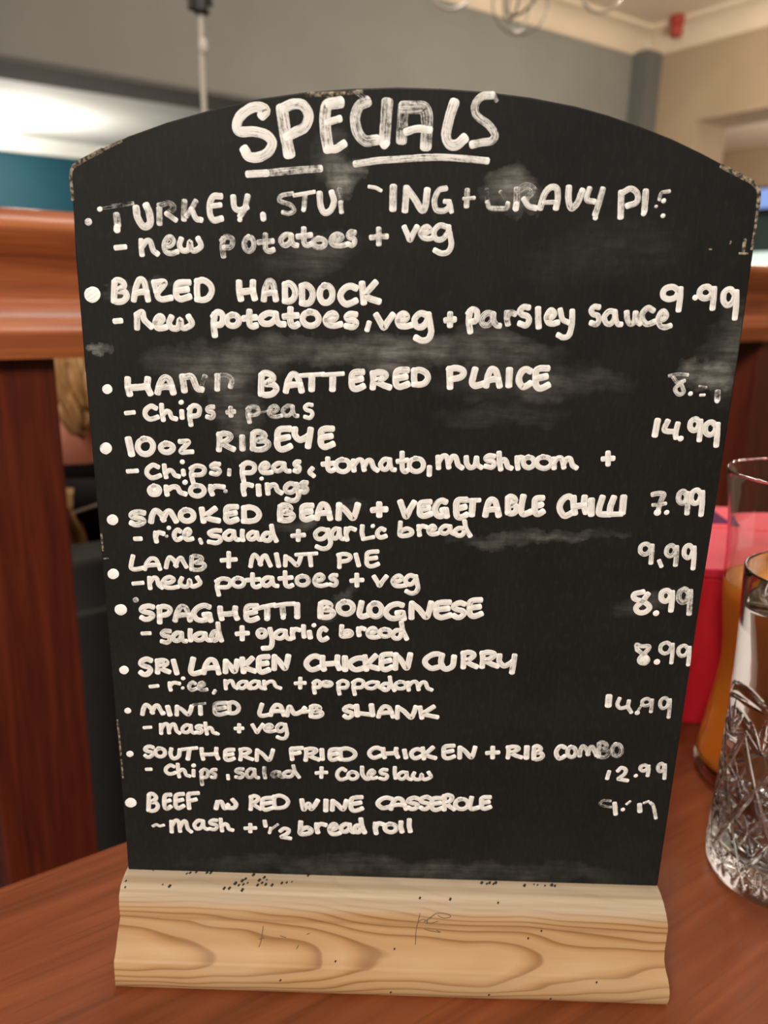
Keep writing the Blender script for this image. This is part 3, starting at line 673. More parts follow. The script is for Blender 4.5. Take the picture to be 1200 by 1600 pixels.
  (1.58,0.1,"-13.9,145.3 -14.0,143.0 -13.5,140.8"),
  (1.36,0.1,"-13.0,140.8 -10.1,141.5"),
  (1.38,0.05,"-10.4,145.4 -10.2,145.6"),
  (1.58,0.1,"-6.4,144.3 -7.4,144.7 -8.5,143.7 -8.7,142.4 -7.8,141.5 -6.8,141.6 -5.9,142.0"),
  (1.58,0.1,"-0.9,147.0 -1.0,144.6 -0.9,142.5 1.0,142.3 3.0,143.1 3.0,144.2 1.4,144.9 -0.8,143.9"),
  (1.57,0.1,"5.4,145.9 5.5,144.4 5.8,142.8"),
  (1.57,0.1,"5.5,144.6 6.1,145.7 6.8,146.0 7.9,145.7"),
  (1.52,0.1,"9.0,144.5 10.3,144.6 11.0,145.4 10.3,146.2 9.3,145.7 8.8,144.4 9.4,143.3 10.7,143.1 12.0,143.5"),
  (1.53,0.1,"15.9,146.1 14.3,146.2 12.9,144.9 13.4,143.7 14.9,143.6 16.0,144.7 16.1,146.0"),
  (1.53,0.1,"16.1,146.1 16.4,144.4 17.2,143.6 18.0,143.5"),
  (1.63,0.1,"20.8,145.5 19.0,145.5 17.8,144.2 18.8,143.0 20.4,143.2 21.3,145.0"),
  (1.62,0.1,"21.0,148.0 21.6,145.5 23.1,143.0"),
 ]),
 ('chalk_price', 'white chalk price 7.99 beside the chilli', [
  (1.67,0.45,"83.7,159.3 85.4,159.7 87.3,159.4 86.7,157.3 86.2,154.3"),
  (2.18,0.05,"85.8,152.9 86.1,153.1"),
  (1.24,0.4,"84.2,155.6 86.2,155.8 88.2,156.2"),
  (1.54,0.05,"88.9,153.0 89.2,153.2"),
  (1.77,0.35,"95.2,159.1 93.8,160.6 92.5,159.7 92.5,157.6 93.6,156.5 94.8,157.2 95.2,159.5"),
  (1.77,0.35,"95.3,159.9 95.7,156.9 95.9,153.1"),
  (1.77,0.12,"100.0,159.5 98.3,161.2 96.7,160.1 96.7,157.7 98.0,156.5 99.4,157.4 99.9,160.0"),
  (1.77,0.12,"100.1,160.4 100.5,157.0 100.7,152.7"),
 ]),
 ('chalk_lettering', 'white chalk line LAMB + MINT PIE', [
  (3.47,0.05,"-101.5,125.1 -100.9,125.6"),
  (1.57,0.08,"-93.8,132.1 -94.5,129.6 -94.7,127.8 -93.3,127.3 -90.6,127.9"),
  (1.51,0.12,"-89.9,127.5 -89.1,129.7 -87.6,131.4 -85.9,131.3 -85.1,129.6 -84.6,127.7"),
  (1.52,0.12,"-89.2,128.8 -87.1,129.1 -84.9,129.2"),
  (1.56,0.2,"-82.4,128.4 -81.8,130.7 -80.8,132.1 -79.3,130.7 -78.8,129.0"),
  (1.56,0.2,"-79.0,129.2 -78.0,131.3 -76.9,132.0 -76.1,130.4 -75.3,128.8"),
  (1.51,0.35,"-73.5,127.9 -73.4,130.3 -73.0,132.5 -71.6,132.9 -70.0,132.5 -69.8,131.5 -71.9,130.4 -69.7,130.3 -68.8,129.3 -70.1,128.0 -72.3,127.7 -73.5,128.1"),
  (1.52,0.35,"-73.2,132.4 -73.5,128.2"),
  (1.56,0.08,"-60.2,134.3 -60.4,129.3"),
  (1.56,0.08,"-62.7,131.5 -60.3,131.8 -57.9,132.0"),
  (1.55,0.08,"-52.7,129.7 -52.2,132.3 -51.2,133.9 -49.8,132.3 -49.2,130.4"),
  (1.55,0.08,"-49.4,130.6 -48.5,133.0 -47.4,133.7 -46.6,132.0 -45.8,130.1"),
  (1.67,0.08,"-43.6,134.2 -42.9,130.1"),
  (1.55,0.12,"-40.6,130.3 -40.5,132.0 -40.4,133.6"),
  (1.56,0.12,"-40.4,133.5 -38.6,132.4 -36.6,130.5 -35.7,131.8 -35.1,133.8"),
  (1.37,0.08,"-36.7,134.3 -32.9,134.7 -29.7,135.0"),
  (1.56,0.08,"-32.0,134.5 -31.6,130.6"),
  (1.5,0.08,"-21.8,134.8 -21.7,132.6 -21.7,130.2"),
  (1.5,0.08,"-22.1,134.6 -20.3,135.1 -18.3,134.7 -17.9,133.7 -19.0,132.7 -21.4,132.2"),
  (1.61,0.08,"-16.0,134.9 -15.0,131.1"),
  (1.55,0.08,"-8.6,136.3 -10.8,136.1 -12.1,135.4 -12.2,133.5 -12.1,131.6 -11.0,130.8 -9.5,131.1 -8.3,131.7"),
  (1.55,0.08,"-11.9,133.5 -10.6,133.7 -9.0,134.0"),
 ]),
 ('chalk_lettering', 'white chalk line new potatoes + veg under the lamb pie', [
  (1.47,0.05,"-94.3,121.9 -91.1,122.3"),
  (1.58,0.1,"-88.5,124.2 -88.6,122.4 -88.5,120.4"),
  (1.58,0.1,"-88.5,122.4 -87.1,124.2 -85.9,124.0 -85.4,121.7 -84.3,120.7"),
  (1.53,0.12,"-83.6,122.5 -81.3,122.7 -80.0,123.8 -81.2,124.8 -83.0,124.1 -84.0,122.5 -83.2,121.0 -80.9,120.7 -78.6,121.2"),
  (1.58,0.1,"-77.1,124.4 -77.8,122.8 -76.9,121.4 -75.1,121.6 -74.4,123.8 -73.9,121.8 -72.7,121.5 -70.7,122.8 -71.6,124.8"),
  (1.58,0.1,"-64.2,124.1 -64.8,121.6 -64.3,118.6"),
  (1.58,0.1,"-64.9,123.6 -62.8,124.7 -60.5,124.3 -60.0,123.0 -61.1,121.6 -64.0,121.4"),
  (1.53,0.1,"-57.5,125.1 -56.0,124.8 -55.2,123.8 -55.6,122.5 -57.0,121.8 -58.5,122.1 -59.2,123.2 -58.7,124.5 -57.3,125.1"),
  (1.64,0.1,"-52.1,126.6 -52.2,124.2 -52.0,122.4 -50.9,121.8 -49.8,122.3"),
  (1.63,0.1,"-54.1,124.4 -51.9,124.6 -49.9,124.8"),
  (1.59,0.08,"-45.5,125.5 -47.2,125.5 -48.7,124.1 -48.2,122.7 -46.8,122.6 -45.6,123.9 -45.3,125.3"),
  (1.59,0.08,"-45.3,125.4 -45.1,123.6 -44.3,122.6 -43.5,122.5"),
  (1.63,0.12,"-40.7,127.7 -40.7,125.1 -40.5,123.0 -39.4,122.4 -38.3,122.9"),
  (1.63,0.12,"-42.6,125.3 -40.5,125.5 -38.5,125.8"),
  (1.58,0.25,"-34.9,126.4 -33.3,126.2 -32.5,125.0 -32.9,123.7 -34.3,123.0 -35.9,123.3 -36.6,124.4 -36.2,125.8 -34.7,126.5"),
  (1.57,0.2,"-30.1,124.9 -28.3,125.1 -27.3,126.2 -28.3,127.2 -29.7,126.6 -30.4,124.8 -29.7,123.3 -27.9,123.0 -26.1,123.5"),
  (1.58,0.2,"-22.8,127.1 -23.9,127.1 -24.8,126.3 -24.3,125.6 -23.1,125.3 -22.7,124.3 -23.4,123.3 -24.8,123.6"),
  (1.63,0.08,"-15.6,127.5 -15.5,123.5"),
  (1.62,0.08,"-17.4,125.2 -15.6,125.5 -13.7,125.6"),
  (1.63,0.08,"-9.5,126.9 -8.4,125.1 -7.6,123.7 -6.6,125.3 -5.3,127.1"),
  (1.57,0.1,"-2.6,125.4 -0.8,125.6 0.2,126.6 -0.8,127.6 -2.2,126.9 -3.0,125.4 -2.1,123.9 -0.3,123.7 1.6,124.1"),
  (1.62,0.12,"4.7,127.4 2.9,127.8 1.5,126.3 2.1,124.6 3.7,124.6 4.9,126.2 5.0,127.5"),
  (1.63,0.12,"5.0,127.5 5.5,125.2 5.9,123.2 5.1,121.5 3.5,121.1 2.0,121.8"),
 ]),
 ('chalk_price', 'white chalk price 9.99 beside the lamb pie', [
  (1.6,0.3,"85.4,140.4 83.7,141.7 81.9,140.9 81.8,138.9 83.2,137.9 84.7,138.7 85.4,140.8"),
  (1.61,0.3,"85.6,141.1 85.8,138.3 85.9,134.9"),
  (1.44,0.2,"88.7,135.6 89.6,133.8"),
  (1.6,0.45,"93.9,140.0 92.3,141.4 90.9,140.5 90.8,138.5 92.0,137.5 93.3,138.3 93.8,140.4"),
  (1.61,0.45,"94.0,140.8 94.3,137.9 94.4,134.4"),
  (1.6,0.12,"99.9,140.0 98.3,141.6 96.9,140.6 96.9,138.3 98.2,137.0 99.4,137.9 99.9,140.4"),
  (1.61,0.12,"100.0,140.8 100.4,137.5 100.6,133.3"),
 ]),
 ('chalk_lettering', 'white chalk line SPAGHETTI BOLOGNESE', [
  (3.76,0.15,"-99.9,111.6 -99.2,112.0"),
  (1.87,0.75,"-94.1,115.6 -93.8,115.8"),
  (1.91,0.12,"-88.1,113.2 -89.6,113.5 -91.5,112.9 -92.2,111.8 -90.8,111.1 -88.9,110.7 -88.3,109.7 -89.7,108.5 -91.2,108.3 -92.2,108.9"),
  (1.91,0.15,"-85.7,113.2 -85.8,110.5 -85.9,107.4"),
  (1.91,0.15,"-85.9,112.9 -84.2,113.5 -82.3,113.0 -82.0,111.8 -83.1,110.5 -85.5,109.9"),
  (1.9,0.35,"-80.3,108.3 -79.5,111.2 -78.0,113.5 -76.4,113.3 -75.5,111.1 -75.0,108.5"),
  (1.91,0.35,"-79.6,110.0 -77.6,110.4 -75.3,110.5"),
  (1.97,0.18,"-68.0,113.8 -69.6,114.3 -72.0,113.3 -73.6,111.0 -72.5,108.9 -70.5,108.5 -68.4,109.4 -68.0,110.9 -69.8,110.7"),
  (1.97,0.18,"-68.0,110.9 -67.6,108.6"),
  (1.96,0.2,"-64.0,113.5 -64.0,111.5 -63.6,109.4"),
  (1.96,0.2,"-58.6,113.7 -58.8,111.6 -58.1,109.7"),
  (1.96,0.2,"-63.9,111.1 -61.2,111.3 -58.6,111.7"),
  (1.97,0.15,"-51.0,114.7 -53.3,114.6 -54.5,113.8 -54.8,111.8 -54.7,109.8 -53.6,109.0 -52.2,109.3 -50.9,109.9"),
  (1.96,0.15,"-54.5,111.8 -53.1,112.0 -51.5,112.4"),
  (1.66,0.1,"-51.7,113.4 -48.4,114.4 -44.7,115.3"),
  (2.14,0.35,"-47.2,114.1 -47.3,111.0"),
  (1.88,0.05,"-47.5,109.8 -47.2,110.0"),
  (1.65,0.1,"-44.4,114.9 -41.0,115.6 -37.8,115.9"),
  (2.02,0.45,"-41.8,114.6 -41.6,111.7"),
  (1.67,0.05,"-41.7,110.4 -41.5,110.6"),
  (2.07,0.2,"-36.6,115.6 -36.6,111.0"),
  (2,0.1,"-28.4,111.2 -28.4,113.8 -28.0,116.2 -26.7,116.7 -25.2,116.2 -24.9,115.2 -26.9,114.0 -24.8,113.8 -23.8,112.7 -25.0,111.3 -27.2,111.0 -28.4,111.4"),
  (2,0.1,"-28.2,116.1 -28.3,111.5"),
  (2,0.12,"-20.3,117.1 -18.2,117.0 -16.9,115.7 -17.1,113.8 -18.7,112.6 -20.7,112.8 -21.9,114.3 -21.6,116.1 -19.9,117.2"),
  (2.06,0.12,"-13.8,117.0 -14.2,114.8 -14.5,112.7 -13.7,111.7 -12.6,111.9 -11.3,112.4"),
  (2,0.12,"-9.6,116.8 -7.9,116.7 -6.7,115.2 -6.8,113.2 -8.2,111.9 -9.9,112.2 -11.0,113.8 -10.7,115.8 -9.2,116.9"),
  (2.06,0.12,"0.5,116.5 -1.2,116.9 -3.6,116.0 -5.2,113.7 -3.9,111.7 -1.8,111.3 0.4,112.2 0.8,113.6 -1.1,113.4"),
  (2.06,0.12,"0.8,113.6 1.3,111.4"),
  (2.05,0.1,"4.0,111.9 3.9,114.7 4.0,117.3"),
  (2.06,0.1,"4.0,117.2 6.4,115.3 9.1,112.2 10.1,114.3 10.7,117.6"),
  (2.05,0.12,"17.1,118.1 14.3,117.9 12.7,117.2 12.6,115.1 12.8,113.1 14.3,112.2 16.1,112.6 17.6,113.2"),
  (2.05,0.12,"12.9,115.1 14.6,115.4 16.7,115.7"),
  (1.99,0.1,"22.3,117.6 20.9,118.0 19.3,117.3 18.8,116.2 20.1,115.4 21.9,115.0 22.5,113.9 21.4,112.6 20.1,112.4 19.1,113.0"),
  (2.05,0.1,"28.0,119.3 25.7,119.1 24.5,118.3 24.4,116.1 24.6,113.9 25.8,113.0 27.3,113.4 28.5,114.0"),
  (2.04,0.1,"24.7,116.1 26.1,116.4 27.7,116.7"),
 ]),
 ('chalk_lettering', 'white chalk line salad + garlic bread under the spaghetti', [
  (1.45,0.2,"-92.4,102.7 -89.8,102.9"),
  (1.7,0.35,"-82.6,103.9 -84.1,104.0 -85.3,103.0 -84.7,102.1 -83.1,101.8 -82.6,100.6 -83.7,99.4 -85.5,99.8"),
  (1.71,0.3,"-78.5,103.3 -80.0,103.3 -81.4,101.9 -81.0,100.4 -79.7,100.3 -78.6,101.6 -78.3,103.1"),
  (1.71,0.3,"-78.3,103.2 -78.2,101.3 -77.6,100.2 -76.9,100.2"),
  (1.75,0.15,"-75.1,104.5 -75.3,102.5 -75.1,100.6"),
  (1.7,0.15,"-70.0,103.4 -71.9,103.4 -73.6,102.2 -73.1,100.9 -71.4,100.8 -70.1,102.0 -69.8,103.3"),
  (1.7,0.15,"-69.8,103.3 -69.6,101.7 -68.8,100.8 -67.9,100.8"),
  (1.76,0.25,"-65.3,104.2 -66.6,104.1 -67.5,102.4 -66.9,100.9 -65.8,101.2 -65.0,103.5"),
  (1.75,0.25,"-65.0,107.4 -64.8,104.2 -64.0,100.9"),
  (1.75,0.1,"-56.4,106.2 -56.5,101.6"),
  (1.75,0.1,"-58.3,103.6 -56.4,103.9 -54.5,104.0"),
  (1.7,0.1,"-49.6,105.4 -48.5,105.2 -48.0,104.2 -48.3,103.2 -49.3,102.6 -50.3,102.8 -50.8,103.8 -50.5,104.9 -49.5,105.4"),
  (1.82,0.1,"-46.4,105.8 -45.7,101.6 -46.4,98.7 -49.0,98.2"),
  (1.68,0.1,"-41.1,105.3 -42.9,105.3 -44.5,103.9 -44.0,102.5 -42.4,102.4 -41.1,103.7 -40.9,105.2"),
  (1.68,0.1,"-40.9,105.2 -40.7,103.3 -39.9,102.3 -39.0,102.3"),
  (1.73,0.1,"-38.4,106.0 -38.4,104.4 -38.2,102.7"),
  (1.73,0.1,"-38.4,104.6 -37.7,105.8 -37.1,106.1 -36.0,105.8"),
  (1.73,0.1,"-34.4,107.3 -34.4,105.3 -34.2,103.3"),
  (1.81,0.1,"-32.3,105.1 -32.0,103.1"),
  (1.5,0.05,"-30.8,107.7 -30.5,107.9"),
  (1.73,0.15,"-26.4,106.1 -27.4,106.8 -28.6,105.4 -28.8,103.5 -27.9,102.1 -26.9,102.3 -26.0,102.9"),
  (1.73,0.1,"-20.7,107.7 -20.8,105.8 -20.7,104.0 -19.1,103.9 -17.4,104.5 -17.4,105.5 -18.7,106.0 -20.6,105.2"),
  (1.72,0.1,"-14.7,107.0 -14.7,105.8 -14.5,104.5"),
  (1.72,0.1,"-14.7,106.0 -14.2,106.9 -13.6,107.2 -12.7,106.9"),
  (1.67,0.12,"-11.1,105.3 -9.5,105.5 -8.6,106.5 -9.5,107.3 -10.7,106.8 -11.4,105.3 -10.7,104.0 -9.0,103.7 -7.4,104.1"),
  (1.67,0.12,"-5.5,107.0 -4.1,106.8 -3.3,105.9 -3.6,104.8 -4.9,104.2 -6.3,104.4 -7.1,105.4 -6.7,106.5 -5.4,107.0"),
  (1.73,0.1,"0.4,106.7 -1.4,106.6 -2.5,105.0 -1.6,103.6 -0.0,103.9 0.8,106.1"),
  (1.72,0.1,"0.5,109.8 1.1,106.7 2.5,103.6"),
 ]),
 ('chalk_price', 'white chalk price 8.99 beside the spaghetti', [
  (1.88,0.08,"86.2,123.2 84.7,120.5 82.7,118.0 83.9,116.2 86.2,116.5 87.4,118.3 85.5,120.1 81.8,121.4 81.6,123.1 84.4,124.0"),
  (1.95,0.05,"89.8,116.0 90.1,116.2"),
  (1.89,0.1,"94.5,123.4 92.8,124.8 91.1,123.9 91.1,121.8 92.4,120.7 93.8,121.5 94.4,123.7"),
  (1.9,0.1,"94.6,124.1 94.9,121.1 95.0,117.4"),
  (1.89,0.5,"100.7,123.7 98.9,125.5 97.2,124.4 97.2,121.8 98.6,120.5 100.1,121.4 100.6,124.2"),
  (1.9,0.5,"100.8,124.7 101.2,121.0 101.5,116.4"),
 ]),
 ('chalk_lettering', 'white chalk line SRI LANKEN CHICKEN CURRY', [
  (3.03,0.1,"-100.4,87.7 -99.9,88.1"),
  (1.98,0.12,"-90.2,92.1 -91.5,92.6 -93.3,91.8 -93.8,90.5 -92.6,89.7 -91.0,89.2 -90.5,88.0 -91.7,86.5 -93.1,86.3 -94.0,87.0"),
  (1.97,0.15,"-87.6,92.0 -87.6,89.8 -87.9,87.4"),
  (1.97,0.15,"-87.7,91.7 -86.1,92.2 -84.6,91.9 -84.4,91.1 -85.8,90.0 -87.0,89.5 -85.5,88.4 -83.8,87.7"),
  (1.92,0.08,"-81.8,92.1 -80.9,87.3"),
  (2.04,0.08,"-74.6,93.1 -75.2,90.7 -75.7,88.3 -74.9,87.2 -73.5,87.4 -71.9,88.0"),
  (1.96,0.1,"-71.0,87.7 -70.2,90.6 -68.7,92.9 -67.0,92.7 -66.1,90.5 -65.5,87.8"),
  (1.97,0.1,"-70.3,89.4 -68.2,89.8 -65.9,89.9"),
  (2.03,0.08,"-63.0,88.4 -62.9,90.6 -62.7,92.6"),
  (2.04,0.08,"-62.7,92.5 -61.3,91.0 -59.8,88.6 -59.1,90.2 -58.6,92.8"),
  (2.03,0.08,"-56.7,93.7 -56.6,91.3 -56.4,88.6"),
  (2.03,0.08,"-53.2,94.0 -55.2,91.8 -56.1,90.8 -54.7,89.8 -52.4,89.0"),
  (2.03,0.08,"-47.4,94.9 -49.5,94.7 -50.6,94.0 -50.8,91.7 -50.8,89.5 -49.8,88.6 -48.5,89.0 -47.3,89.6"),
  (2.02,0.08,"-50.6,91.7 -49.3,92.0 -47.8,92.3"),
  (2.02,0.1,"-45.2,90.2 -45.1,92.7 -45.0,95.0"),
  (2.03,0.1,"-45.0,94.9 -43.3,93.2 -41.4,90.4 -40.6,92.3 -40.0,95.3"),
  (2.04,0.1,"-28.6,95.2 -30.1,95.7 -31.8,95.1 -33.3,93.4 -33.3,91.7 -31.8,90.2 -30.1,90.5 -28.6,91.3"),
  (2.04,0.08,"-27.6,95.3 -27.6,93.0 -27.1,90.5"),
  (2.04,0.08,"-22.2,95.6 -22.3,93.1 -21.5,91.0"),
  (2.04,0.08,"-27.4,92.6 -24.7,92.8 -22.2,93.2"),
  (2.21,0.08,"-19.5,95.3 -19.4,90.7"),
  (2.04,0.1,"-12.3,95.0 -13.9,95.4 -15.9,94.9 -17.6,93.5 -17.5,92.0 -15.8,90.7 -13.9,91.0 -12.2,91.7"),
  (2.03,0.08,"-12.3,96.0 -12.0,93.6 -11.7,91.0"),
  (2.03,0.08,"-8.5,96.4 -10.5,94.1 -11.5,93.1 -10.0,92.1 -7.4,91.4"),
  (2.04,0.1,"-3.0,97.3 -5.1,97.1 -6.2,96.4 -6.3,94.2 -6.2,92.0 -5.1,91.1 -3.8,91.4 -2.7,92.1"),
  (2.03,0.1,"-6.1,94.2 -4.8,94.4 -3.3,94.8"),
  (2.03,0.1,"-1.2,91.7 -1.2,94.5 -1.2,97.1"),
  (2.04,0.1,"-1.2,97.0 0.7,95.1 2.8,91.9 3.5,94.1 4.0,97.3"),
  (2.03,0.08,"15.5,97.4 13.6,97.9 11.5,97.3 9.6,95.5 9.7,93.7 11.7,92.1 13.8,92.5 15.7,93.3"),
  (2.03,0.08,"15.5,97.3 15.2,94.7 16.3,92.3 17.8,92.1 19.5,93.5 19.8,96.9"),
  (1.96,0.1,"23.1,98.6 23.3,95.9 23.3,93.0"),
  (1.96,0.1,"23.0,98.3 24.7,98.9 26.5,98.5 26.8,97.5 25.3,96.1 24.1,95.6 25.9,94.2 28.0,93.3"),
  (1.96,0.1,"29.9,98.8 30.2,96.2 30.1,93.4"),
  (1.96,0.1,"29.8,98.5 31.7,99.1 33.8,98.8 34.1,97.8 32.5,96.4 31.0,95.9 33.2,94.6 35.5,93.7"),
  (2.02,0.25,"36.1,97.9 36.2,95.6 37.9,93.9 39.9,94.8 41.0,95.8"),
  (2.02,0.25,"41.5,98.0 41.3,94.8 41.0,91.5"),
 ]),
 ('chalk_lettering', 'white chalk line rice, naan + poppadom', [
  (1.37,0.08,"-90.9,81.4 -88.2,81.8"),
  (1.44,0.1,"-83.7,83.1 -83.8,81.8 -83.5,80.3"),
  (1.43,0.1,"-83.7,81.9 -82.7,83.0 -81.8,83.3 -80.2,83.0"),
  (1.41,0.05,"-78.8,85.1 -78.5,85.2"),
  (1.2,0.4,"-79.1,81.1 -78.9,81.3"),
  (1.44,0.4,"-74.4,83.2 -75.3,83.7 -76.4,82.7 -76.6,81.5 -75.9,80.5 -75.0,80.7 -74.1,81.1"),
  (1.39,0.45,"-73.0,82.0 -71.7,82.2 -71.0,83.0 -71.7,83.8 -72.6,83.3 -73.2,82.0 -72.7,80.8 -71.5,80.6 -70.2,80.9"),
  (1.31,0.2,"-67.1,80.5 -67.7,79.5"),
  (1.43,0.1,"-63.2,84.7 -63.2,83.2 -63.1,81.5"),
  (1.43,0.1,"-63.1,83.2 -61.8,84.6 -60.7,84.5 -60.1,82.6 -59.0,81.8"),
  (1.39,0.1,"-55.6,84.5 -57.1,84.5 -58.5,83.3 -58.0,82.0 -56.7,81.9 -55.6,83.1 -55.4,84.3"),
  (1.39,0.1,"-55.4,84.4 -55.2,82.8 -54.5,81.9 -53.8,81.9"),
  (1.39,0.1,"-51.1,84.7 -52.7,84.8 -54.2,83.5 -53.7,82.2 -52.3,82.1 -51.1,83.3 -50.9,84.6"),
  (1.39,0.1,"-50.9,84.7 -50.7,83.0 -50.0,82.1 -49.2,82.0"),
  (1.43,0.1,"-49.0,84.9 -49.0,83.5 -48.7,81.9"),
  (1.43,0.1,"-48.8,83.5 -47.1,84.8 -45.6,84.8 -44.7,83.0 -43.1,82.3"),
  (1.49,0.1,"-35.7,86.5 -35.8,82.7"),
  (1.49,0.1,"-37.4,84.4 -35.8,84.6 -34.1,84.7"),
  (1.49,0.1,"-30.5,85.2 -30.8,83.2 -30.5,80.8"),
  (1.49,0.1,"-30.9,84.8 -29.8,85.7 -28.7,85.3 -28.4,84.2 -28.9,83.2 -30.4,83.0"),
  (1.44,0.12,"-26.3,85.4 -25.0,85.3 -24.3,84.8 -24.6,84.1 -25.8,83.7 -27.1,83.9 -27.7,84.4 -27.4,85.1 -26.2,85.4"),
  (1.49,0.1,"-21.5,85.4 -21.8,83.3 -21.4,80.7"),
  (1.48,0.1,"-21.9,85.0 -20.5,86.0 -18.8,85.6 -18.4,84.5 -19.1,83.3 -21.2,83.1"),
  (1.49,0.1,"-15.9,85.9 -16.3,83.6 -15.8,80.7"),
  (1.48,0.1,"-16.5,85.4 -14.8,86.5 -13.0,86.1 -12.6,84.8 -13.4,83.6 -15.6,83.3"),
  (1.44,0.1,"-7.7,85.8 -9.9,85.8 -11.8,84.6 -11.1,83.4 -9.1,83.3 -7.6,84.5 -7.4,85.7"),
  (1.44,0.1,"-7.4,85.7 -7.1,84.2 -6.0,83.4 -5.0,83.3"),
  (1.49,0.1,"-3.3,85.4 -5.0,85.3 -6.1,84.0 -5.2,82.8 -3.8,83.0 -2.9,84.9"),
  (1.48,0.1,"-3.1,88.0 -2.6,85.4 -1.3,82.8"),
  (1.44,0.1,"0.6,86.3 2.1,86.1 2.9,85.1 2.6,84.1 1.2,83.5 -0.2,83.7 -1.0,84.7 -0.6,85.7 0.7,86.3"),
  (1.49,0.1,"3.6,86.1 3.9,83.1"),
  (1.48,0.1,"3.8,84.7 5.2,86.3 6.7,86.2 7.5,83.4"),
  (1.48,0.1,"7.5,84.5 8.6,86.2 9.9,86.2 10.8,84.1 12.2,83.4"),
 ]),
 ('chalk_price', 'white chalk price 8.99 beside the curry', [
  (1.59,0.3,"84.8,102.4 84.5,103.8 86.4,103.2 89.0,103.2 88.3,101.1 86.3,98.5 86.5,96.9 88.4,96.5 89.2,98.1 87.4,100.0 85.1,101.7"),
  (2.93,0.25,"87.6,97.9 88.1,98.3"),
  (2.01,0.1,"92.4,97.1 92.7,97.3"),
  (1.45,0.3,"97.2,103.4 95.3,104.9 93.4,103.9 93.3,101.7 94.8,100.6 96.4,101.4 97.1,103.8"),
  (1.45,0.3,"97.3,104.2 97.6,101.1 97.7,97.1"),
  (1.45,0.25,"103.3,102.5 101.5,103.9 99.8,102.9 99.8,100.9 101.1,99.8 102.6,100.6 103.2,102.8"),
  (1.45,0.25,"103.4,103.2 103.7,100.2 103.8,96.5"),
 ]),
 ('chalk_lettering', 'small white chalk line MINTED LAMB SHANK', [
  (2.22,0.15,"-100.2,71.0 -99.8,71.2"),
  (1.64,0.15,"-94.6,69.9 -94.0,72.3 -92.9,73.8 -91.3,72.4 -90.8,70.6"),
  (1.64,0.15,"-91.0,70.8 -89.9,73.0 -88.7,73.7 -87.9,72.1 -87.1,70.4"),
  (1.67,0.05,"-87.0,70.4 -86.7,70.6"),
  (1.91,0.1,"-85.0,73.1 -84.4,70.1"),
  (1.65,0.15,"-81.8,70.1 -81.7,71.8 -81.5,73.4"),
  (1.65,0.15,"-81.5,73.3 -79.7,72.2 -77.7,70.3 -76.7,71.6 -76.1,73.6"),
  (1.01,0.7,"-75.5,74.3 -71.1,75.1"),
  (1.71,0.2,"-72.9,73.6 -72.9,70.7"),
  (1.65,0.4,"-63.3,75.6 -65.8,75.4 -67.2,74.8 -67.5,73.0 -67.4,71.3 -66.2,70.6 -64.6,70.9 -63.2,71.4"),
  (1.64,0.4,"-67.1,73.0 -65.6,73.2 -63.8,73.6"),
  (1.59,0.25,"-62.1,75.6 -62.2,73.5 -62.1,71.5"),
  (1.59,0.25,"-62.2,75.5 -60.6,75.9 -59.1,75.0 -58.6,73.4 -59.4,71.9 -60.8,71.3 -62.3,71.4"),
  (1.65,0.08,"-50.0,75.3 -50.6,73.4 -51.0,71.5 -50.2,70.6 -48.8,70.8 -47.3,71.2"),
  (1.69,0.1,"-46.8,71.1 -46.2,73.4 -44.9,75.2 -43.3,75.0 -42.5,73.3 -42.0,71.3"),
  (1.7,0.1,"-46.2,72.5 -44.4,72.8 -42.3,72.8"),
  (1.82,0.1,"-40.8,71.2 -39.8,74.7 -38.0,71.9 -35.2,73.0 -34.2,74.3"),
  (1.48,0.1,"-34.6,72.7 -32.7,73.1"),
  (1.69,0.12,"-31.9,71.0 -31.9,73.1 -31.6,75.0 -30.4,75.4 -29.0,75.0 -28.7,74.2 -30.6,73.2 -28.6,73.1 -27.8,72.2 -28.9,71.1 -30.8,70.8 -31.9,71.1"),
  (1.7,0.12,"-31.8,74.9 -31.9,71.2"),
  (1.69,0.1,"-16.6,75.4 -17.7,75.7 -19.1,75.1 -19.6,74.1 -18.5,73.5 -17.1,73.1 -16.6,72.2 -17.5,71.1 -18.6,70.9 -19.4,71.5"),
  (2.02,0.08,"-15.1,75.8 -14.7,72.1"),
  (1.75,0.1,"-14.8,72.9 -8.9,72.4"),
  (2.02,0.1,"-9.6,76.2 -9.1,72.4"),
  (1.68,0.1,"-6.9,71.7 -6.3,74.1 -5.0,75.9 -3.3,75.7 -2.3,74.0 -1.6,71.9"),
  (1.69,0.1,"-6.3,73.1 -4.3,73.4 -2.1,73.5"),
  (1.74,0.1,"-0.0,71.5 -0.0,73.7 0.1,75.9"),
  (1.75,0.1,"0.1,75.8 2.4,74.3 5.0,71.7 6.0,73.5 6.7,76.1"),
  (1.74,0.08,"8.3,76.0 8.7,74.1 9.1,71.8"),
  (1.74,0.08,"13.2,76.4 10.7,74.5 9.4,73.6 11.4,72.8 14.7,72.2"),
 ]),
 ('chalk_lettering', 'small white chalk line mash + veg', [
  (1.28,0.1,"-94.3,64.1 -91.9,64.4"),
  (1.48,0.1,"-88.0,65.6 -88.1,62.0"),
  (1.47,0.1,"-87.9,64.0 -86.7,65.8 -85.4,65.6 -85.1,62.3"),
  (1.47,0.1,"-85.0,63.7 -83.9,65.7 -82.8,65.7 -82.2,63.2 -81.2,62.3"),
  (1.43,0.15,"-77.0,65.6 -78.6,65.7 -80.0,64.2 -79.6,62.8 -78.2,62.7 -77.1,64.0 -76.8,65.5"),
  (1.43,0.15,"-76.8,65.6 -76.7,63.6 -76.1,62.6 -75.3,62.6"),
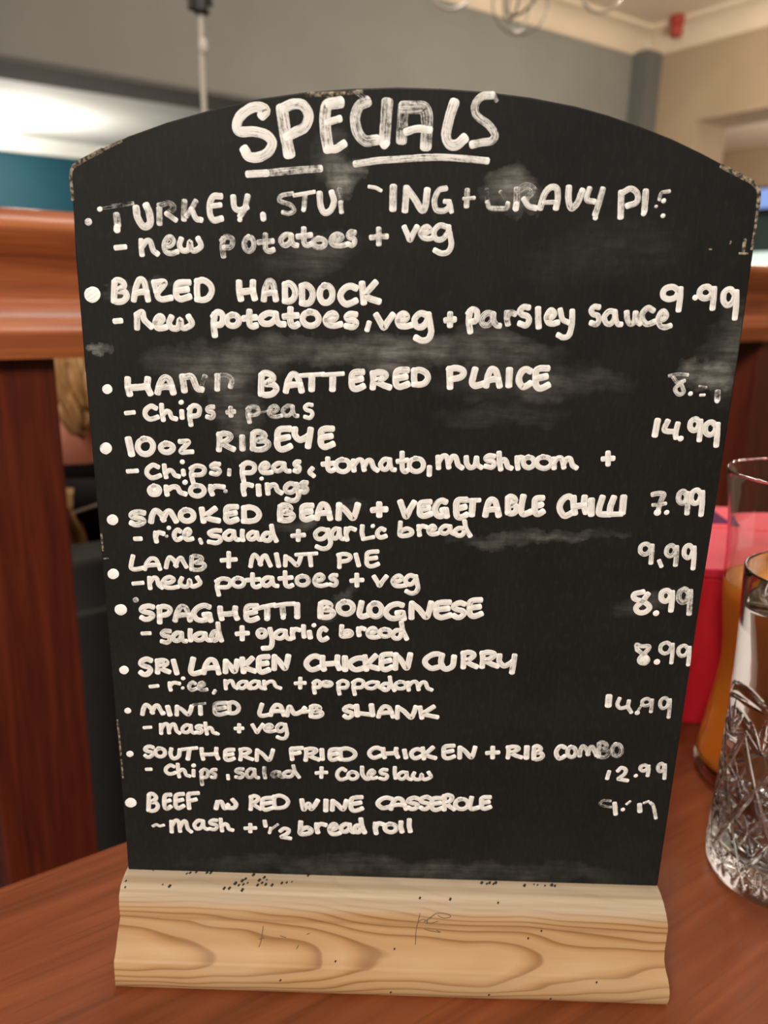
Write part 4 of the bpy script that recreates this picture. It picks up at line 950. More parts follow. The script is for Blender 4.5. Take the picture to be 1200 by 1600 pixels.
  (1.43,0.15,"-72.8,65.6 -73.9,65.6 -74.7,65.0 -74.3,64.4 -73.1,64.2 -72.8,63.4 -73.5,62.6 -74.8,62.8"),
  (1.47,0.1,"-71.3,66.8 -71.2,64.5 -70.9,62.3"),
  (1.47,0.1,"-71.1,63.9 -69.9,64.9 -69.1,64.6 -68.5,63.0 -67.4,62.6"),
  (1.12,0.1,"-66.8,62.3 -66.6,62.4"),
  (1.47,0.1,"-58.7,66.5 -58.8,63.6"),
  (1.47,0.1,"-60.1,64.9 -58.8,65.0 -57.5,65.1"),
  (1.47,0.1,"-53.7,66.6 -52.8,64.8 -52.1,63.5 -51.1,65.1 -49.9,66.9"),
  (1.42,0.2,"-48.9,65.4 -47.3,65.6 -46.4,66.3 -47.3,67.0 -48.5,66.5 -49.2,65.4 -48.5,64.3 -46.9,64.1 -45.3,64.5"),
  (1.47,0.2,"-41.7,67.1 -43.3,67.4 -44.6,66.0 -44.2,64.4 -42.8,64.4 -41.6,65.9 -41.5,67.2"),
  (1.48,0.2,"-41.5,67.2 -41.1,65.0 -40.9,63.1 -41.6,61.5 -43.0,61.2 -44.4,61.8"),
 ]),
 ('chalk_price', 'white chalk price 14.99 beside the lamb shank', [
  (2.36,0.2,"76.9,82.6 77.0,79.3"),
  (1.46,0.2,"80.8,82.0 80.3,79.6 81.6,78.1 84.0,78.8"),
  (1.45,0.25,"84.3,81.1 84.3,78.8 85.6,76.6"),
  (1.67,0.3,"87.8,76.3 88.0,76.5"),
  (1,0.55,"88.1,77.2 89.0,79.4"),
  (1.32,0.45,"92.5,81.3 91.0,82.3 89.4,81.6 89.3,80.1 90.5,79.4 91.9,80.0 92.5,81.6"),
  (1.32,0.45,"92.7,81.8 92.8,79.7 92.8,77.1"),
  (1.32,0.35,"99.0,81.3 97.4,82.8 95.9,81.8 95.9,79.6 97.1,78.5 98.4,79.3 98.9,81.7"),
  (1.32,0.35,"99.1,82.1 99.4,78.9 99.5,75.0"),
 ]),
 ('chalk_lettering', 'small white chalk line SOUTHERN FRIED CHICKEN + RIB COMBO', [
  (2.4,0.15,"-100.7,52.5 -100.3,52.8"),
  (1.52,0.15,"-91.7,55.8 -92.7,56.2 -94.2,55.6 -94.6,54.6 -93.6,54.0 -92.3,53.7 -91.9,52.8 -92.9,51.7 -94.0,51.5 -94.7,52.1"),
  (1.52,0.15,"-89.5,55.4 -88.1,55.3 -87.2,54.3 -87.4,52.8 -88.6,51.9 -90.0,52.1 -90.8,53.2 -90.5,54.6 -89.2,55.4"),
  (1.57,0.12,"-84.7,55.3 -85.1,53.3 -84.5,51.5 -83.4,51.3 -82.0,52.4 -81.5,55.0"),
  (1.43,0.1,"-80.5,55.3 -75.1,56.1"),
  (1.7,0.1,"-77.9,55.2 -78.6,51.3"),
  (1.56,0.1,"-73.2,55.8 -73.2,53.6 -72.8,51.4"),
  (1.56,0.1,"-67.6,56.1 -67.8,53.8 -67.1,51.8"),
  (1.56,0.1,"-73.1,53.3 -70.3,53.5 -67.6,53.9"),
  (1.57,0.1,"-61.2,55.8 -63.1,55.7 -64.2,55.1 -64.4,53.5 -64.4,51.8 -63.5,51.2 -62.2,51.5 -61.2,52.0"),
  (1.56,0.1,"-64.2,53.5 -63.0,53.6 -61.6,53.9"),
  (1.51,0.1,"-58.5,56.0 -58.4,53.9 -58.7,51.6"),
  (1.51,0.1,"-58.6,55.8 -56.9,56.3 -55.3,56.0 -55.0,55.2 -56.5,54.1 -57.7,53.7 -56.1,52.6 -54.2,51.9"),
  (1.56,0.1,"-52.5,51.6 -52.4,53.8 -52.2,55.9"),
  (1.56,0.1,"-52.2,55.8 -50.2,54.3 -48.0,51.8 -47.0,53.5 -46.3,56.1"),
  (1.68,0.12,"-35.4,57.4 -38.1,57.1 -39.4,56.8 -39.3,54.4 -39.1,52.5"),
  (1.68,0.12,"-39.3,54.9 -37.7,55.0 -36.3,55.4"),
  (1.63,0.12,"-33.8,57.0 -33.7,54.8 -34.0,52.3"),
  (1.63,0.12,"-33.9,56.8 -32.2,57.3 -30.3,57.0 -30.1,56.2 -31.7,55.0 -33.0,54.5 -31.1,53.4 -29.1,52.6"),
  (1.82,0.12,"-27.9,56.8 -27.7,53.0"),
  (1.69,0.15,"-22.0,57.3 -23.8,57.2 -24.7,56.6 -24.9,54.9 -24.8,53.3 -23.9,52.6 -22.8,52.9 -21.8,53.4"),
  (1.68,0.15,"-24.7,55.0 -23.6,55.1 -22.3,55.4"),
  (1.63,0.18,"-20.8,57.5 -20.9,55.3 -20.6,53.1"),
  (1.63,0.18,"-21.0,57.3 -18.6,57.8 -16.2,56.9 -15.3,55.2 -16.5,53.6 -18.6,52.9 -20.9,53.0"),
  (1.68,0.1,"-6.0,58.1 -7.2,58.5 -8.7,58.0 -9.9,56.6 -9.9,55.3 -8.6,54.1 -7.2,54.4 -5.9,55.0"),
  (1.68,0.1,"-4.9,58.1 -4.8,56.3 -4.3,54.5"),
  (1.68,0.1,"0.0,58.3 -0.1,56.4 0.7,54.8"),
  (1.68,0.1,"-4.7,56.0 -2.2,56.2 0.1,56.5"),
  (1.74,0.1,"3.1,57.6 3.7,54.7"),
  (1.68,0.1,"9.1,58.1 8.0,58.4 6.8,58.0 5.8,56.8 5.9,55.5 6.9,54.5 8.2,54.7 9.2,55.3"),
  (1.67,0.1,"9.9,58.8 10.2,56.8 10.5,54.5"),
  (1.68,0.1,"13.6,59.2 11.7,57.2 10.7,56.3 12.2,55.5 14.7,54.8"),
  (1.68,0.1,"21.3,60.3 19.1,60.1 17.9,59.4 17.8,57.5 18.0,55.6 19.1,54.8 20.5,55.1 21.7,55.7"),
  (1.67,0.1,"18.1,57.5 19.4,57.7 21.0,58.1"),
  (1.71,0.1,"23.9,55.3 23.8,57.5 23.8,59.6"),
  (1.71,0.1,"23.9,59.5 25.9,58.0 28.1,55.5 28.9,57.2 29.4,59.8"),
  (1.71,0.1,"36.0,60.0 36.2,55.8"),
  (1.71,0.1,"34.1,57.6 36.1,57.9 38.1,58.0"),
  (1.65,0.12,"41.7,60.4 42.0,58.3 41.9,55.9"),
  (1.65,0.12,"41.6,60.2 43.4,60.7 45.2,60.4 45.5,59.6 44.0,58.5 42.8,58.0 44.7,56.9 46.8,56.2"),
  (2.04,0.12,"48.7,60.5 48.8,56.2"),
  (1.65,0.15,"51.6,55.8 51.4,58.3 51.5,60.7 52.4,61.2 53.5,60.7 53.8,59.7 52.5,58.5 54.0,58.3 54.8,57.2 54.0,55.9 52.5,55.5 51.6,56.0"),
  (1.66,0.15,"51.4,60.6 51.7,56.1"),
  (1.7,0.12,"62.6,61.0 61.6,61.5 60.6,61.0 59.8,59.3 60.0,57.6 61.0,56.2 62.1,56.5 62.9,57.2"),
  (1.65,0.25,"64.7,61.1 66.0,61.1 66.9,59.8 66.9,58.1 66.0,57.0 64.8,57.2 64.0,58.6 64.1,60.3 65.0,61.3"),
  (1.69,0.4,"68.6,57.7 68.7,60.1 69.4,61.7 71.0,60.2 71.6,58.4"),
  (1.69,0.4,"71.5,58.6 72.0,60.8 72.9,61.6 73.9,59.9 74.8,58.1"),
  (1.64,0.6,"75.7,57.5 75.4,60.4 75.4,63.0 76.5,63.6 77.7,63.0 78.1,61.9 76.6,60.5 78.3,60.3 79.2,59.1 78.4,57.6 76.7,57.2 75.7,57.7"),
  (1.65,0.6,"75.3,62.9 75.7,57.8"),
  (1.65,0.6,"81.3,62.9 82.7,62.8 83.7,61.3 83.8,59.3 82.8,58.1 81.4,58.3 80.4,59.9 80.5,61.9 81.5,63.0"),
 ]),
 ('chalk_lettering', 'small white chalk line chips, salad + coleslaw', [
  (1.38,0.1,"-94.6,46.1 -93.0,46.2"),
  (1.45,0.12,"-84.2,47.7 -85.4,48.2 -87.0,47.0 -87.3,45.5 -86.2,44.4 -84.9,44.5 -83.8,45.0"),
  (1.45,0.15,"-82.6,48.7 -82.6,46.0 -82.3,43.3"),
  (1.45,0.15,"-82.5,45.2 -81.2,46.5 -80.2,46.1 -79.6,44.2 -78.4,43.7"),
  (1.45,0.15,"-76.7,46.2 -76.8,43.9"),
  (1.61,0.1,"-76.7,48.3 -76.4,48.5"),
  (1.45,0.35,"-73.5,46.2 -73.9,43.5 -73.7,40.2"),
  (1.45,0.35,"-73.9,45.7 -72.7,46.9 -71.5,46.4 -71.2,45.0 -71.9,43.5 -73.4,43.2"),
  (1.41,0.35,"-68.2,46.9 -69.1,46.9 -69.8,46.2 -69.4,45.4 -68.5,45.1 -68.2,44.2 -68.8,43.3 -69.9,43.5"),
  (1.32,0.12,"-63.7,44.5 -63.6,43.0"),
  (1.4,0.35,"-57.9,47.5 -59.4,47.5 -60.5,46.7 -59.9,45.9 -58.3,45.6 -57.9,44.6 -58.9,43.6 -60.6,43.9"),
  (1.41,0.4,"-53.7,47.5 -55.2,47.6 -56.5,45.9 -56.1,44.1 -54.8,44.0 -53.8,45.6 -53.5,47.3"),
  (1.41,0.4,"-53.5,47.4 -53.4,45.2 -52.7,44.0 -52.1,43.9"),
  (1.45,0.5,"-49.7,48.3 -49.8,46.1 -49.5,44.0"),
  (1.4,0.65,"-44.2,46.6 -45.6,46.7 -46.8,45.6 -46.4,44.6 -45.2,44.5 -44.2,45.5 -44.0,46.5"),
  (1.4,0.65,"-44.0,46.6 -43.9,45.2 -43.2,44.5 -42.6,44.5"),
  (1.45,0.3,"-39.0,47.1 -41.1,47.0 -42.5,45.7 -41.4,44.7 -39.6,44.9 -38.5,46.6"),
  (1.44,0.3,"-38.7,49.5 -38.1,47.1 -36.6,44.7"),
  (1.51,0.15,"-28.0,49.0 -28.1,45.0"),
  (1.51,0.15,"-29.9,46.7 -28.0,47.0 -26.2,47.1"),
  (1.51,0.15,"-19.0,48.3 -20.3,49.0 -21.8,47.5 -22.0,45.6 -20.9,44.2 -19.5,44.4 -18.4,45.0"),
  (1.47,0.15,"-16.5,47.7 -15.1,47.4 -14.4,46.4 -14.7,45.2 -15.9,44.5 -17.2,44.8 -17.9,45.9 -17.5,47.1 -16.3,47.7"),
  (1.58,0.15,"-12.7,49.8 -12.5,46.7 -11.0,44.8 -9.2,45.3"),
  (1.46,0.18,"-10.0,46.7 -8.7,46.9 -8.0,47.8 -8.8,48.7 -9.7,48.1 -10.3,46.7 -9.7,45.4 -8.4,45.1 -7.1,45.5"),
  (1.46,0.15,"-3.4,49.0 -4.7,49.1 -5.7,48.2 -5.1,47.3 -3.6,47.0 -3.1,45.9 -4.0,44.9 -5.7,45.2"),
  (1.5,0.12,"-0.3,50.1 -0.3,47.8 0.1,45.6"),
  (1.46,0.15,"4.0,48.1 2.5,48.2 1.1,46.8 1.7,45.4 3.0,45.3 4.1,46.6 4.2,48.0"),
  (1.46,0.15,"4.2,48.1 4.5,46.2 5.3,45.3 6.0,45.2"),
  (1.5,0.12,"7.1,48.0 6.6,46.6 7.6,45.3 9.4,45.5 9.9,47.5 10.4,45.7 11.6,45.4 13.4,46.6 12.5,48.4"),
 ]),
 ('chalk_price', 'small white chalk price 12.99 beside the rib combo', [
  (1.48,0.15,"80.2,51.1 79.8,48.2"),
  (1.47,0.12,"83.5,51.6 84.6,53.0 86.3,52.2 86.0,50.2 84.0,48.2 84.8,47.9 87.4,47.5"),
  (1.43,0.1,"90.3,49.6 90.5,49.8"),
  (1.42,0.25,"94.6,53.5 93.3,54.4 91.9,53.8 91.8,52.6 92.8,51.9 94.0,52.4 94.6,53.7"),
  (1.43,0.25,"94.7,54.0 94.9,52.2 94.8,50.0"),
  (1.42,0.35,"100.7,54.0 99.5,55.3 98.4,54.5 98.4,52.7 99.3,51.8 100.3,52.5 100.6,54.4"),
  (1.42,0.35,"100.7,54.7 101.0,52.2 101.2,49.0"),
 ]),
 ('chalk_lettering', 'white chalk line BEEF IN RED WINE CASSEROLE', [
  (3.77,0.1,"-102.1,30.7 -101.4,31.2"),
  (1.63,0.1,"-95.1,27.8 -94.8,31.3 -94.4,34.6 -93.3,35.3 -92.1,34.5 -91.9,33.1 -93.7,31.5 -92.0,31.3 -91.3,29.7 -92.4,27.9 -94.1,27.5 -95.0,28.0"),
  (1.64,0.1,"-94.5,34.5 -95.0,28.2"),
  (1.69,0.15,"-86.2,35.1 -87.6,35.0 -88.4,34.2 -88.7,31.9 -88.7,29.6 -88.1,28.7 -87.2,29.0 -86.4,29.7"),
  (1.68,0.15,"-88.5,31.9 -87.6,32.1 -86.6,32.5"),
  (1.69,0.15,"-81.3,35.6 -83.0,35.4 -84.1,34.6 -84.3,32.4 -84.4,30.1 -83.5,29.1 -82.4,29.5 -81.4,30.2"),
  (1.68,0.15,"-84.1,32.4 -83.0,32.6 -81.7,33.0"),
  (1.67,0.08,"-75.5,36.2 -78.0,35.9 -79.2,35.4 -79.3,32.0 -79.2,29.3"),
  (1.68,0.08,"-79.2,32.7 -77.8,32.9 -76.5,33.3"),
  (1.75,0.1,"-68.1,32.5 -68.8,29.6"),
  (1.68,0.1,"-68.1,32.1 -66.6,32.6 -65.5,29.7 -64.1,31.3"),
  (1.75,0.1,"-62.2,33.6 -61.0,31.8 -61.9,30.0 -64.5,30.0"),
  (1.63,0.08,"-55.1,35.3 -55.1,32.7 -55.4,29.7"),
  (1.63,0.08,"-55.2,35.0 -53.9,35.7 -52.5,35.2 -52.4,34.2 -53.6,32.9 -54.6,32.3 -53.2,31.0 -51.7,30.0"),
  (1.68,0.08,"-47.2,35.1 -49.4,34.9 -50.6,34.2 -50.9,32.3 -50.8,30.4 -49.7,29.6 -48.3,30.0 -47.1,30.5"),
  (1.68,0.08,"-50.6,32.3 -49.3,32.5 -47.7,32.9"),
  (1.62,0.1,"-46.1,35.8 -46.3,33.3 -46.1,30.8"),
  (1.62,0.1,"-46.3,35.6 -44.0,36.2 -41.7,35.1 -40.9,33.2 -42.1,31.3 -44.1,30.6 -46.4,30.6"),
  (1.85,0.1,"-35.6,34.4 -34.9,30.3 -33.8,32.2 -32.9,32.9 -32.1,30.6 -30.8,32.1 -29.6,34.4"),
  (2.01,0.1,"-26.3,34.5 -26.4,30.3"),
  (1.85,0.08,"-23.9,30.6 -23.8,32.6 -23.7,34.5"),
  (1.85,0.08,"-23.7,34.4 -21.9,33.1 -19.9,30.9 -19.0,32.4 -18.5,34.7"),
  (1.85,0.12,"-12.8,36.6 -15.2,36.4 -16.5,35.6 -16.7,33.5 -16.6,31.3 -15.4,30.4 -13.8,30.8 -12.5,31.5"),
  (1.84,0.12,"-16.4,33.5 -15.0,33.7 -13.2,34.1"),
  (1.84,0.1,"-1.3,36.3 -2.9,36.7 -4.7,36.2 -6.2,34.7 -6.2,33.3 -4.6,32.0 -2.8,32.3 -1.2,33.0"),
  (1.78,0.1,"-1.3,31.8 -0.7,34.4 0.7,36.4 2.5,36.2 3.6,34.3 4.4,32.0"),
  (1.79,0.1,"-0.6,33.3 1.5,33.7 3.9,33.7"),
  (1.78,0.1,"8.8,36.7 7.4,37.1 5.7,36.4 5.2,35.4 6.5,34.7 8.3,34.3 8.9,33.3 7.8,32.2 6.4,32.0 5.4,32.6"),
  (1.78,0.1,"13.2,37.2 12.0,37.6 10.4,36.9 10.0,35.7 11.2,35.0 12.8,34.6 13.3,33.5 12.3,32.3 11.1,32.1 10.2,32.7"),
  (1.84,0.12,"17.6,37.3 15.5,37.2 14.4,36.5 14.3,34.6 14.5,32.7 15.5,31.9 16.8,32.2 18.0,32.8"),
  (1.84,0.12,"14.6,34.6 15.8,34.8 17.3,35.1"),
  (1.78,0.1,"18.9,38.3 19.1,35.4 19.1,32.2"),
  (1.78,0.1,"18.8,38.0 20.1,38.7 21.6,38.2 21.8,37.2 20.7,35.6 19.7,35.1 21.2,33.6 22.8,32.5"),
  (1.78,0.12,"24.7,37.0 26.7,37.0 28.0,35.7 27.9,33.9 26.4,32.7 24.5,32.9 23.3,34.3 23.6,36.1 25.1,37.1"),
  (1.84,0.1,"29.3,37.8 29.0,35.8 28.8,33.8 29.6,32.8 30.7,33.0 32.0,33.5"),
  (1.84,0.1,"36.1,38.3 34.2,38.2 33.2,37.5 33.2,35.7 33.4,33.8 34.3,33.1 35.5,33.4 36.5,33.9"),
  (1.83,0.1,"33.4,35.7 34.5,35.9 35.8,36.2"),
 ]),
 ('chalk_lettering', 'white chalk line mash + 1/2 bread roll', [
  (1.16,0.15,"-93.7,20.6 -92.4,21.3 -91.2,20.7 -89.6,21.1"),
  (1.58,0.12,"-86.5,22.9 -86.6,18.2"),
  (1.57,0.12,"-86.4,20.8 -85.1,23.2 -83.7,23.0 -83.3,18.6"),
  (1.57,0.12,"-83.2,20.4 -81.9,23.0 -80.8,23.0 -80.2,19.8 -79.0,18.5"),
  (1.53,0.15,"-74.3,23.6 -75.9,23.7 -77.5,21.9 -77.0,20.1 -75.6,20.0 -74.4,21.6 -74.1,23.5"),
  (1.53,0.15,"-74.1,23.5 -74.0,21.2 -73.2,20.0 -72.5,19.9"),
  (1.52,0.15,"-68.9,24.1 -70.2,24.1 -71.4,23.2 -70.8,22.3 -69.2,22.0 -68.8,20.9 -69.8,19.8 -71.5,20.1"),
  (1.57,0.12,"-67.2,24.6 -67.1,22.0 -66.8,19.4"),
  (1.57,0.12,"-67.0,21.2 -65.7,22.5 -64.7,22.1 -64.1,20.3 -62.8,19.8"),
  (1.57,0.2,"-55.7,22.6 -55.8,19.4"),
  (1.57,0.2,"-57.7,20.8 -55.7,21.0 -53.8,21.1"),
  (1.63,0.15,"-50.1,24.3 -49.8,22.2"),
  (1.09,0.4,"-45.1,23.0 -47.6,20.8"),
  (1.23,0.2,"-47.8,21.3 -48.3,19.1"),
  (1.57,0.12,"-44.0,20.1 -42.6,21.3 -40.8,20.7 -41.4,19.0 -43.8,17.4 -43.1,17.2 -40.3,16.8"),
  (1.88,0.2,"-36.1,24.4 -36.3,21.6 -36.3,19.2 -34.3,19.0 -32.3,19.9 -32.3,21.2 -33.9,22.0 -36.1,20.8"),
  (1.88,0.15,"-29.9,23.7 -29.9,22.0 -29.5,20.1"),
  (1.87,0.15,"-29.8,22.2 -29.0,23.5 -28.0,23.9 -26.6,23.5"),
  (1.82,0.1,"-24.6,21.5 -23.0,21.8 -22.2,23.0 -23.0,24.1 -24.2,23.4 -24.9,21.5 -24.2,19.7 -22.6,19.4 -21.0,20.0"),
  (1.82,0.12,"-17.4,24.0 -19.0,24.1 -20.5,22.5 -19.9,20.9 -18.5,20.8 -17.3,22.2 -17.2,23.9"),
  (1.82,0.12,"-17.2,24.0 -16.9,21.9 -16.1,20.7 -15.4,20.7"),
  (1.88,0.1,"-13.0,23.6 -14.4,23.6 -15.3,22.1 -14.5,20.7 -13.3,21.0 -12.6,23.1"),
  (1.87,0.1,"-12.8,26.6 -12.4,23.7 -11.3,20.7"),
  (1.87,0.1,"-7.2,24.8 -7.2,22.8 -6.8,20.5"),
  (1.86,0.1,"-7.1,23.0 -6.4,24.6 -5.6,25.0 -4.3,24.6"),
  (1.82,0.1,"-1.7,24.9 0.0,24.6 0.9,23.4 0.6,21.9 -0.9,21.1 -2.6,21.5 -3.4,22.7 -3.0,24.2 -1.5,24.9"),
  (1.87,0.1,"2.7,25.8 2.7,23.7 3.2,21.6"),
  (1.86,0.1,"5.9,26.9 5.9,24.4 6.4,21.9"),
 ]),
 ('chalk_price', 'faint white chalk price 9.99 beside the beef casserole', [
  (1.09,0.7,"84.6,35.4 81.4,35.7 78.3,36.5 79.3,38.4 82.0,38.3"),
  (1.68,0.2,"83.8,37.2 84.6,32.6"),
  (1.47,0.1,"87.1,34.5 87.3,34.7"),
  (1,0.3,"89.5,38.3 88.4,37.1"),
  (1.84,0.25,"93.3,36.9 93.7,34.2"),
  (1,0.4,"94.9,37.8 96.5,38.6"),
  (1.34,0.25,"97.4,37.9 98.6,36.5 100.1,31.3"),
 ]),
]
# ---- marks on the stand: (kind, width, [(x mm, arc length down the moulding mm)])
MARKS = [
('pencil', 1.0, [(10.8, 14.2), (10.2, 17.3), (9.5, 21.7), (9.4, 26.8)]),
('pencil', 1.0, [(10.4, 17.3), (12.4, 16.5), (14.5, 18.0), (18.0, 17.0)]),
('pencil', 1.0, [(12.4, 17.5), (15.9, 14.8), (17.5, 14.0), (21.0, 14.1), (22.6, 15.0), (20.0, 15.7), (17.5, 14.7)]),
('pencil', 1.0, [(12.6, 20.8), (15.6, 21.5), (18.9, 21.8), (17.2, 21.1)]),
('pencil', 1.0, [(13.5, 18.3), (13.9, 16.4), (15.2, 15.8)]),
('pencil', 0.9, [(-49.2, 21.6), (-49.7, 25.5), (-50.0, 27.7), (-50.7, 29.6)]),
('pencil', 0.9, [(-50.7, 26.7), (-48.8, 26.2)]),
('pencil', 0.9, [(-42.7, 25.1), (-40.4, 25.8)]),
('pencil', 0.9, [(-32.4, 24.3), (-31.2, 23.7)]),
('pencil', 0.9, [(-35.4, 28.4), (-36.2, 29.8)]),
('speck', 0, [(-81.3, 1.5)]),
('speck', 0, [(-80.1, 1.0)]),
('speck', 0, [(-77.8, 0.6)]),
('speck', 0, [(-73.5, 0.7)]),
('speck', 0, [(-72.0, 0.7)]),
('speck', 0, [None]),
('speck', 0, [(-94.9, 0.2)]),
('speck', 0, [(-89.3, 6.9)]),
('speck', 0, [(-86.5, 7.5)]),
('speck', 0, [(-104.0, 5.9)]),
('speck', 0, [(-103.5, 8.4)]),
('speck', 0, [(-61.3, 5.5)]),
('speck', 0, [(-59.8, 6.2)]),
('speck', 0, [(-58.8, 4.3)]),
('speck', 0, [(-58.1, 5.8)]),
('speck', 0, [(-57.7, 3.3)]),
('speck', 0, [(-56.5, 5.1)]),
('speck', 0, [(-52.5, 5.9)]),
('speck', 0, [(-52.2, 3.8)]),
('speck', 0, [(-50.9, 4.9)]),
('speck', 0, [(-50.5, 2.3)]),
('speck', 0, [(-49.4, 5.5)]),
('speck', 0, [(-49.3, 3.4)]),
('speck', 0, [(-46.9, 5.7)]),
('speck', 0, [(-43.2, 4.7)]),
('speck', 0, [(-41.3, 4.4)]),
('speck', 0, [(-39.3, 4.0)]),
('speck', 0, [(-55.0, 1.1)]),
('speck', 0, [None]),
('speck', 0, [(-33.4, 0.5)]),
('speck', 0, [(-63.2, 7.6)]),
('speck', 0, [(-58.1, 8.1)]),
('speck', 0, [(-65.2, 7.7)]),
('speck', 0, [(35.1, 1.5)]),
('speck', 0, [(37.1, 1.9)]),
('speck', 0, [(38.2, 1.4)]),
('speck', 0, [(39.7, 1.9)]),
('speck', 0, [(40.6, 1.3)]),
('speck', 0, [(51.8, 2.2)]),
('speck', 0, [(55.7, 1.4)]),
('speck', 0, [(57.0, 1.7)]),
('speck', 0, [(59.9, 1.9)]),
('speck', 0, [(62.6, 1.5)]),
('speck', 0, [(10.7, 8.9)]),
('speck', 0, [(22.4, 9.0)]),
('speck', 0, [(40.8, 9.7)]),
('speck', 0, [(63.8, 1.9)]),
('dot', 0, [(0.4, 44.7)]),
('dot', 0, [(37.6, 44.3)]),
('dot', 0, [(52.5, 23.0)]),
('dot', 0, [(57.5, 20.0)]),
('dot', 0, [(77.9, 37.8)]),
('dot', 0, [(61.0, 45.4)]),
('dot', 0, [None]),
('dot', 0, [(-21.0, 33.6)]),
('dot', 0, [(-41.5, 40.8)]),
('dot', 0, [(1.4, 28.6)]),
]

# ------------------------------------------------------------------ round flush ceiling light of the far room
def emitter(name, col, strength):
    t = NT(name); t.b.inputs['Base Color'].default_value = col; t.b.inputs['Emission Color'].default_value = col; t.b.inputs['Emission Strength'].default_value = strength
    return t.m
M_metal = NT('brushed_steel').done(lin(190, 188, 184), 0.25, 0.5, 1.0)
M_iron = NT('black_iron').done(lin(28, 26, 25), 0.5, 0.4)
lt = thing('ceiling_light', 'bright round ceiling light glowing above the teal wall at far left', 'lamp', UV(1.42, 8.55, 1.70))
bm = bmesh.new(); lathe(bm, [(0, 0), (0.15, 0), (0.15, -0.03), (0.13, -0.035), (0, -0.035)], 40); finish('base', bm, M_metal, lt, True)
bm = bmesh.new(); lathe(bm, [(0.0, -0.12), (0.05, -0.116), (0.10, -0.095), (0.13, -0.06), (0.135, -0.034), (0, -0.034)], 40); finish('glass_shade', bm, emitter('lamp_glass', (1, 0.95, 0.85, 1), 14), lt, True)

# ------------------------------------------------------------------ menu board
LEAN = math.radians(1.05); ZB = 0.0360
board = thing('menu_board', 'arched black chalkboard menu headed SPECIALS in a pale wooden stand', 'menu board')
# chalkboard black with wiped chalk smears and a paler band along the bottom
t = NT('chalkboard_black')
base = t.coords()
n1 = t.noise(base, 35, 5, 0.6)
col = t.ramp(n1, [(0.3, lin(20, 21, 20)), (0.7, lin(27, 28, 27))])
fine = t.noise(t.coords((900, 1, 250)), 1.0, 3, 0.6)
col = t.mix(t.math('MULTIPLY', t.math('SUBTRACT', fine, 0.5, clamp=True), 0.13), col, lin(120, 120, 112))
dust_and_band = None
streak = t.noise(t.coords((60, 1, 420), rot=(0, 0.05, 0)), 1.0, 4, 0.65)
cloud = t.noise(base, 110, 5, 0.6)
wn = t.n('ShaderNodeTexNoise'); t.link(base, wn.inputs['Vector']); wn.inputs['Scale'].default_value = 45; wn.inputs['Detail'].default_value = 5; wn.inputs['Roughness'].default_value = 0.65
vm = t.n('ShaderNodeVectorMath', operation='SUBTRACT'); t.link(wn.outputs['Color'], vm.inputs[0]); vm.inputs[1].default_value = (.5, .5, .5)
vm2 = t.n('ShaderNodeVectorMath', operation='SCALE'); t.link(vm.outputs[0], vm2.inputs[0]); vm2.inputs['Scale'].default_value = 0.022
vm3 = t.n('ShaderNodeVectorMath', operation='ADD'); t.link(base, vm3.inputs[0]); t.link(vm2.outputs[0], vm3.inputs[1]); warped = vm3.outputs[0]
SM = [(-63, 199, 24, 9, 0, .30), (-8, 204.5, 62, 6.5, 0.02, .38), (-55, 188, 8, 15, 0.1, .26), (-20, 256.5, 5, 7, -0.2, .75), (-24, 262, 6, 8, 0, .22),
      (30, 253.5, 12, 8, 0, .6), (96, 200, 11, 5, 0.03, .60), (46, 143, 32, 3.2, 0.09, .28), (102, 206, 8, 18, 0, .22), (-30, 233, 18, 8, 0.2, .16),
      (54, 195, 22, 5, 0.05, .11), (32, 184.5, 24, 5, 0.02, .10), (-100.5, 202.5, 5, 2.2, 0.05, .8), (-56, 178, 6, 12, 0, .18), (8, 4, 98, 6, 0, .13),  # the wide last entry is a paler band along the bottom edge
      (-88, 222, 14, 2.5, 0.12, .3), (40, 196, 30, 8, 0, .14), (-30, 148, 18, 3, 0.25, .2), (-22, 118, 10, 3, 0.7, .2), (88, 120, 14, 6, 0.1, .16), (60, 236, 30, 10, 0.1, .05)]
for cx_, cz_, rx_, rz_, ro_, st_ in SM:
    mp = t.n('ShaderNodeMapping', vector_type='TEXTURE'); t.link(warped, mp.inputs[0])
    mp.inputs['Location'].default_value = (cx_/1000, 0, cz_/1000); mp.inputs['Rotation'].default_value = (0, -ro_, 0); mp.inputs['Scale'].default_value = (rx_/1000, 1, rz_/1000)
    g = t.n('ShaderNodeTexGradient', gradient_type='SPHERICAL'); t.link(mp.outputs[0], g.inputs[0])
    s_ = t.math('MULTIPLY', t.math('POWER', g.outputs[1], 0.8), st_*1.25)
    dust_and_band = s_ if dust_and_band is None else t.math('ADD', dust_and_band, s_)
tex = t.math('MULTIPLY', t.math('MULTIPLY', t.math('SUBTRACT', streak, 0.22, clamp=True), 1.6), t.math('MULTIPLY', t.math('SUBTRACT', cloud, 0.22, clamp=True), 2.2))
dust_and_band = t.math('ADD', t.math('MULTIPLY', dust_and_band, tex), 0.0, clamp=True)
col = t.mix(dust_and_band, col, lin(205, 205, 196))
t.bump(fine, 0.06, 0.0003)
M_board = t.done(col, 0.62, 0.16)

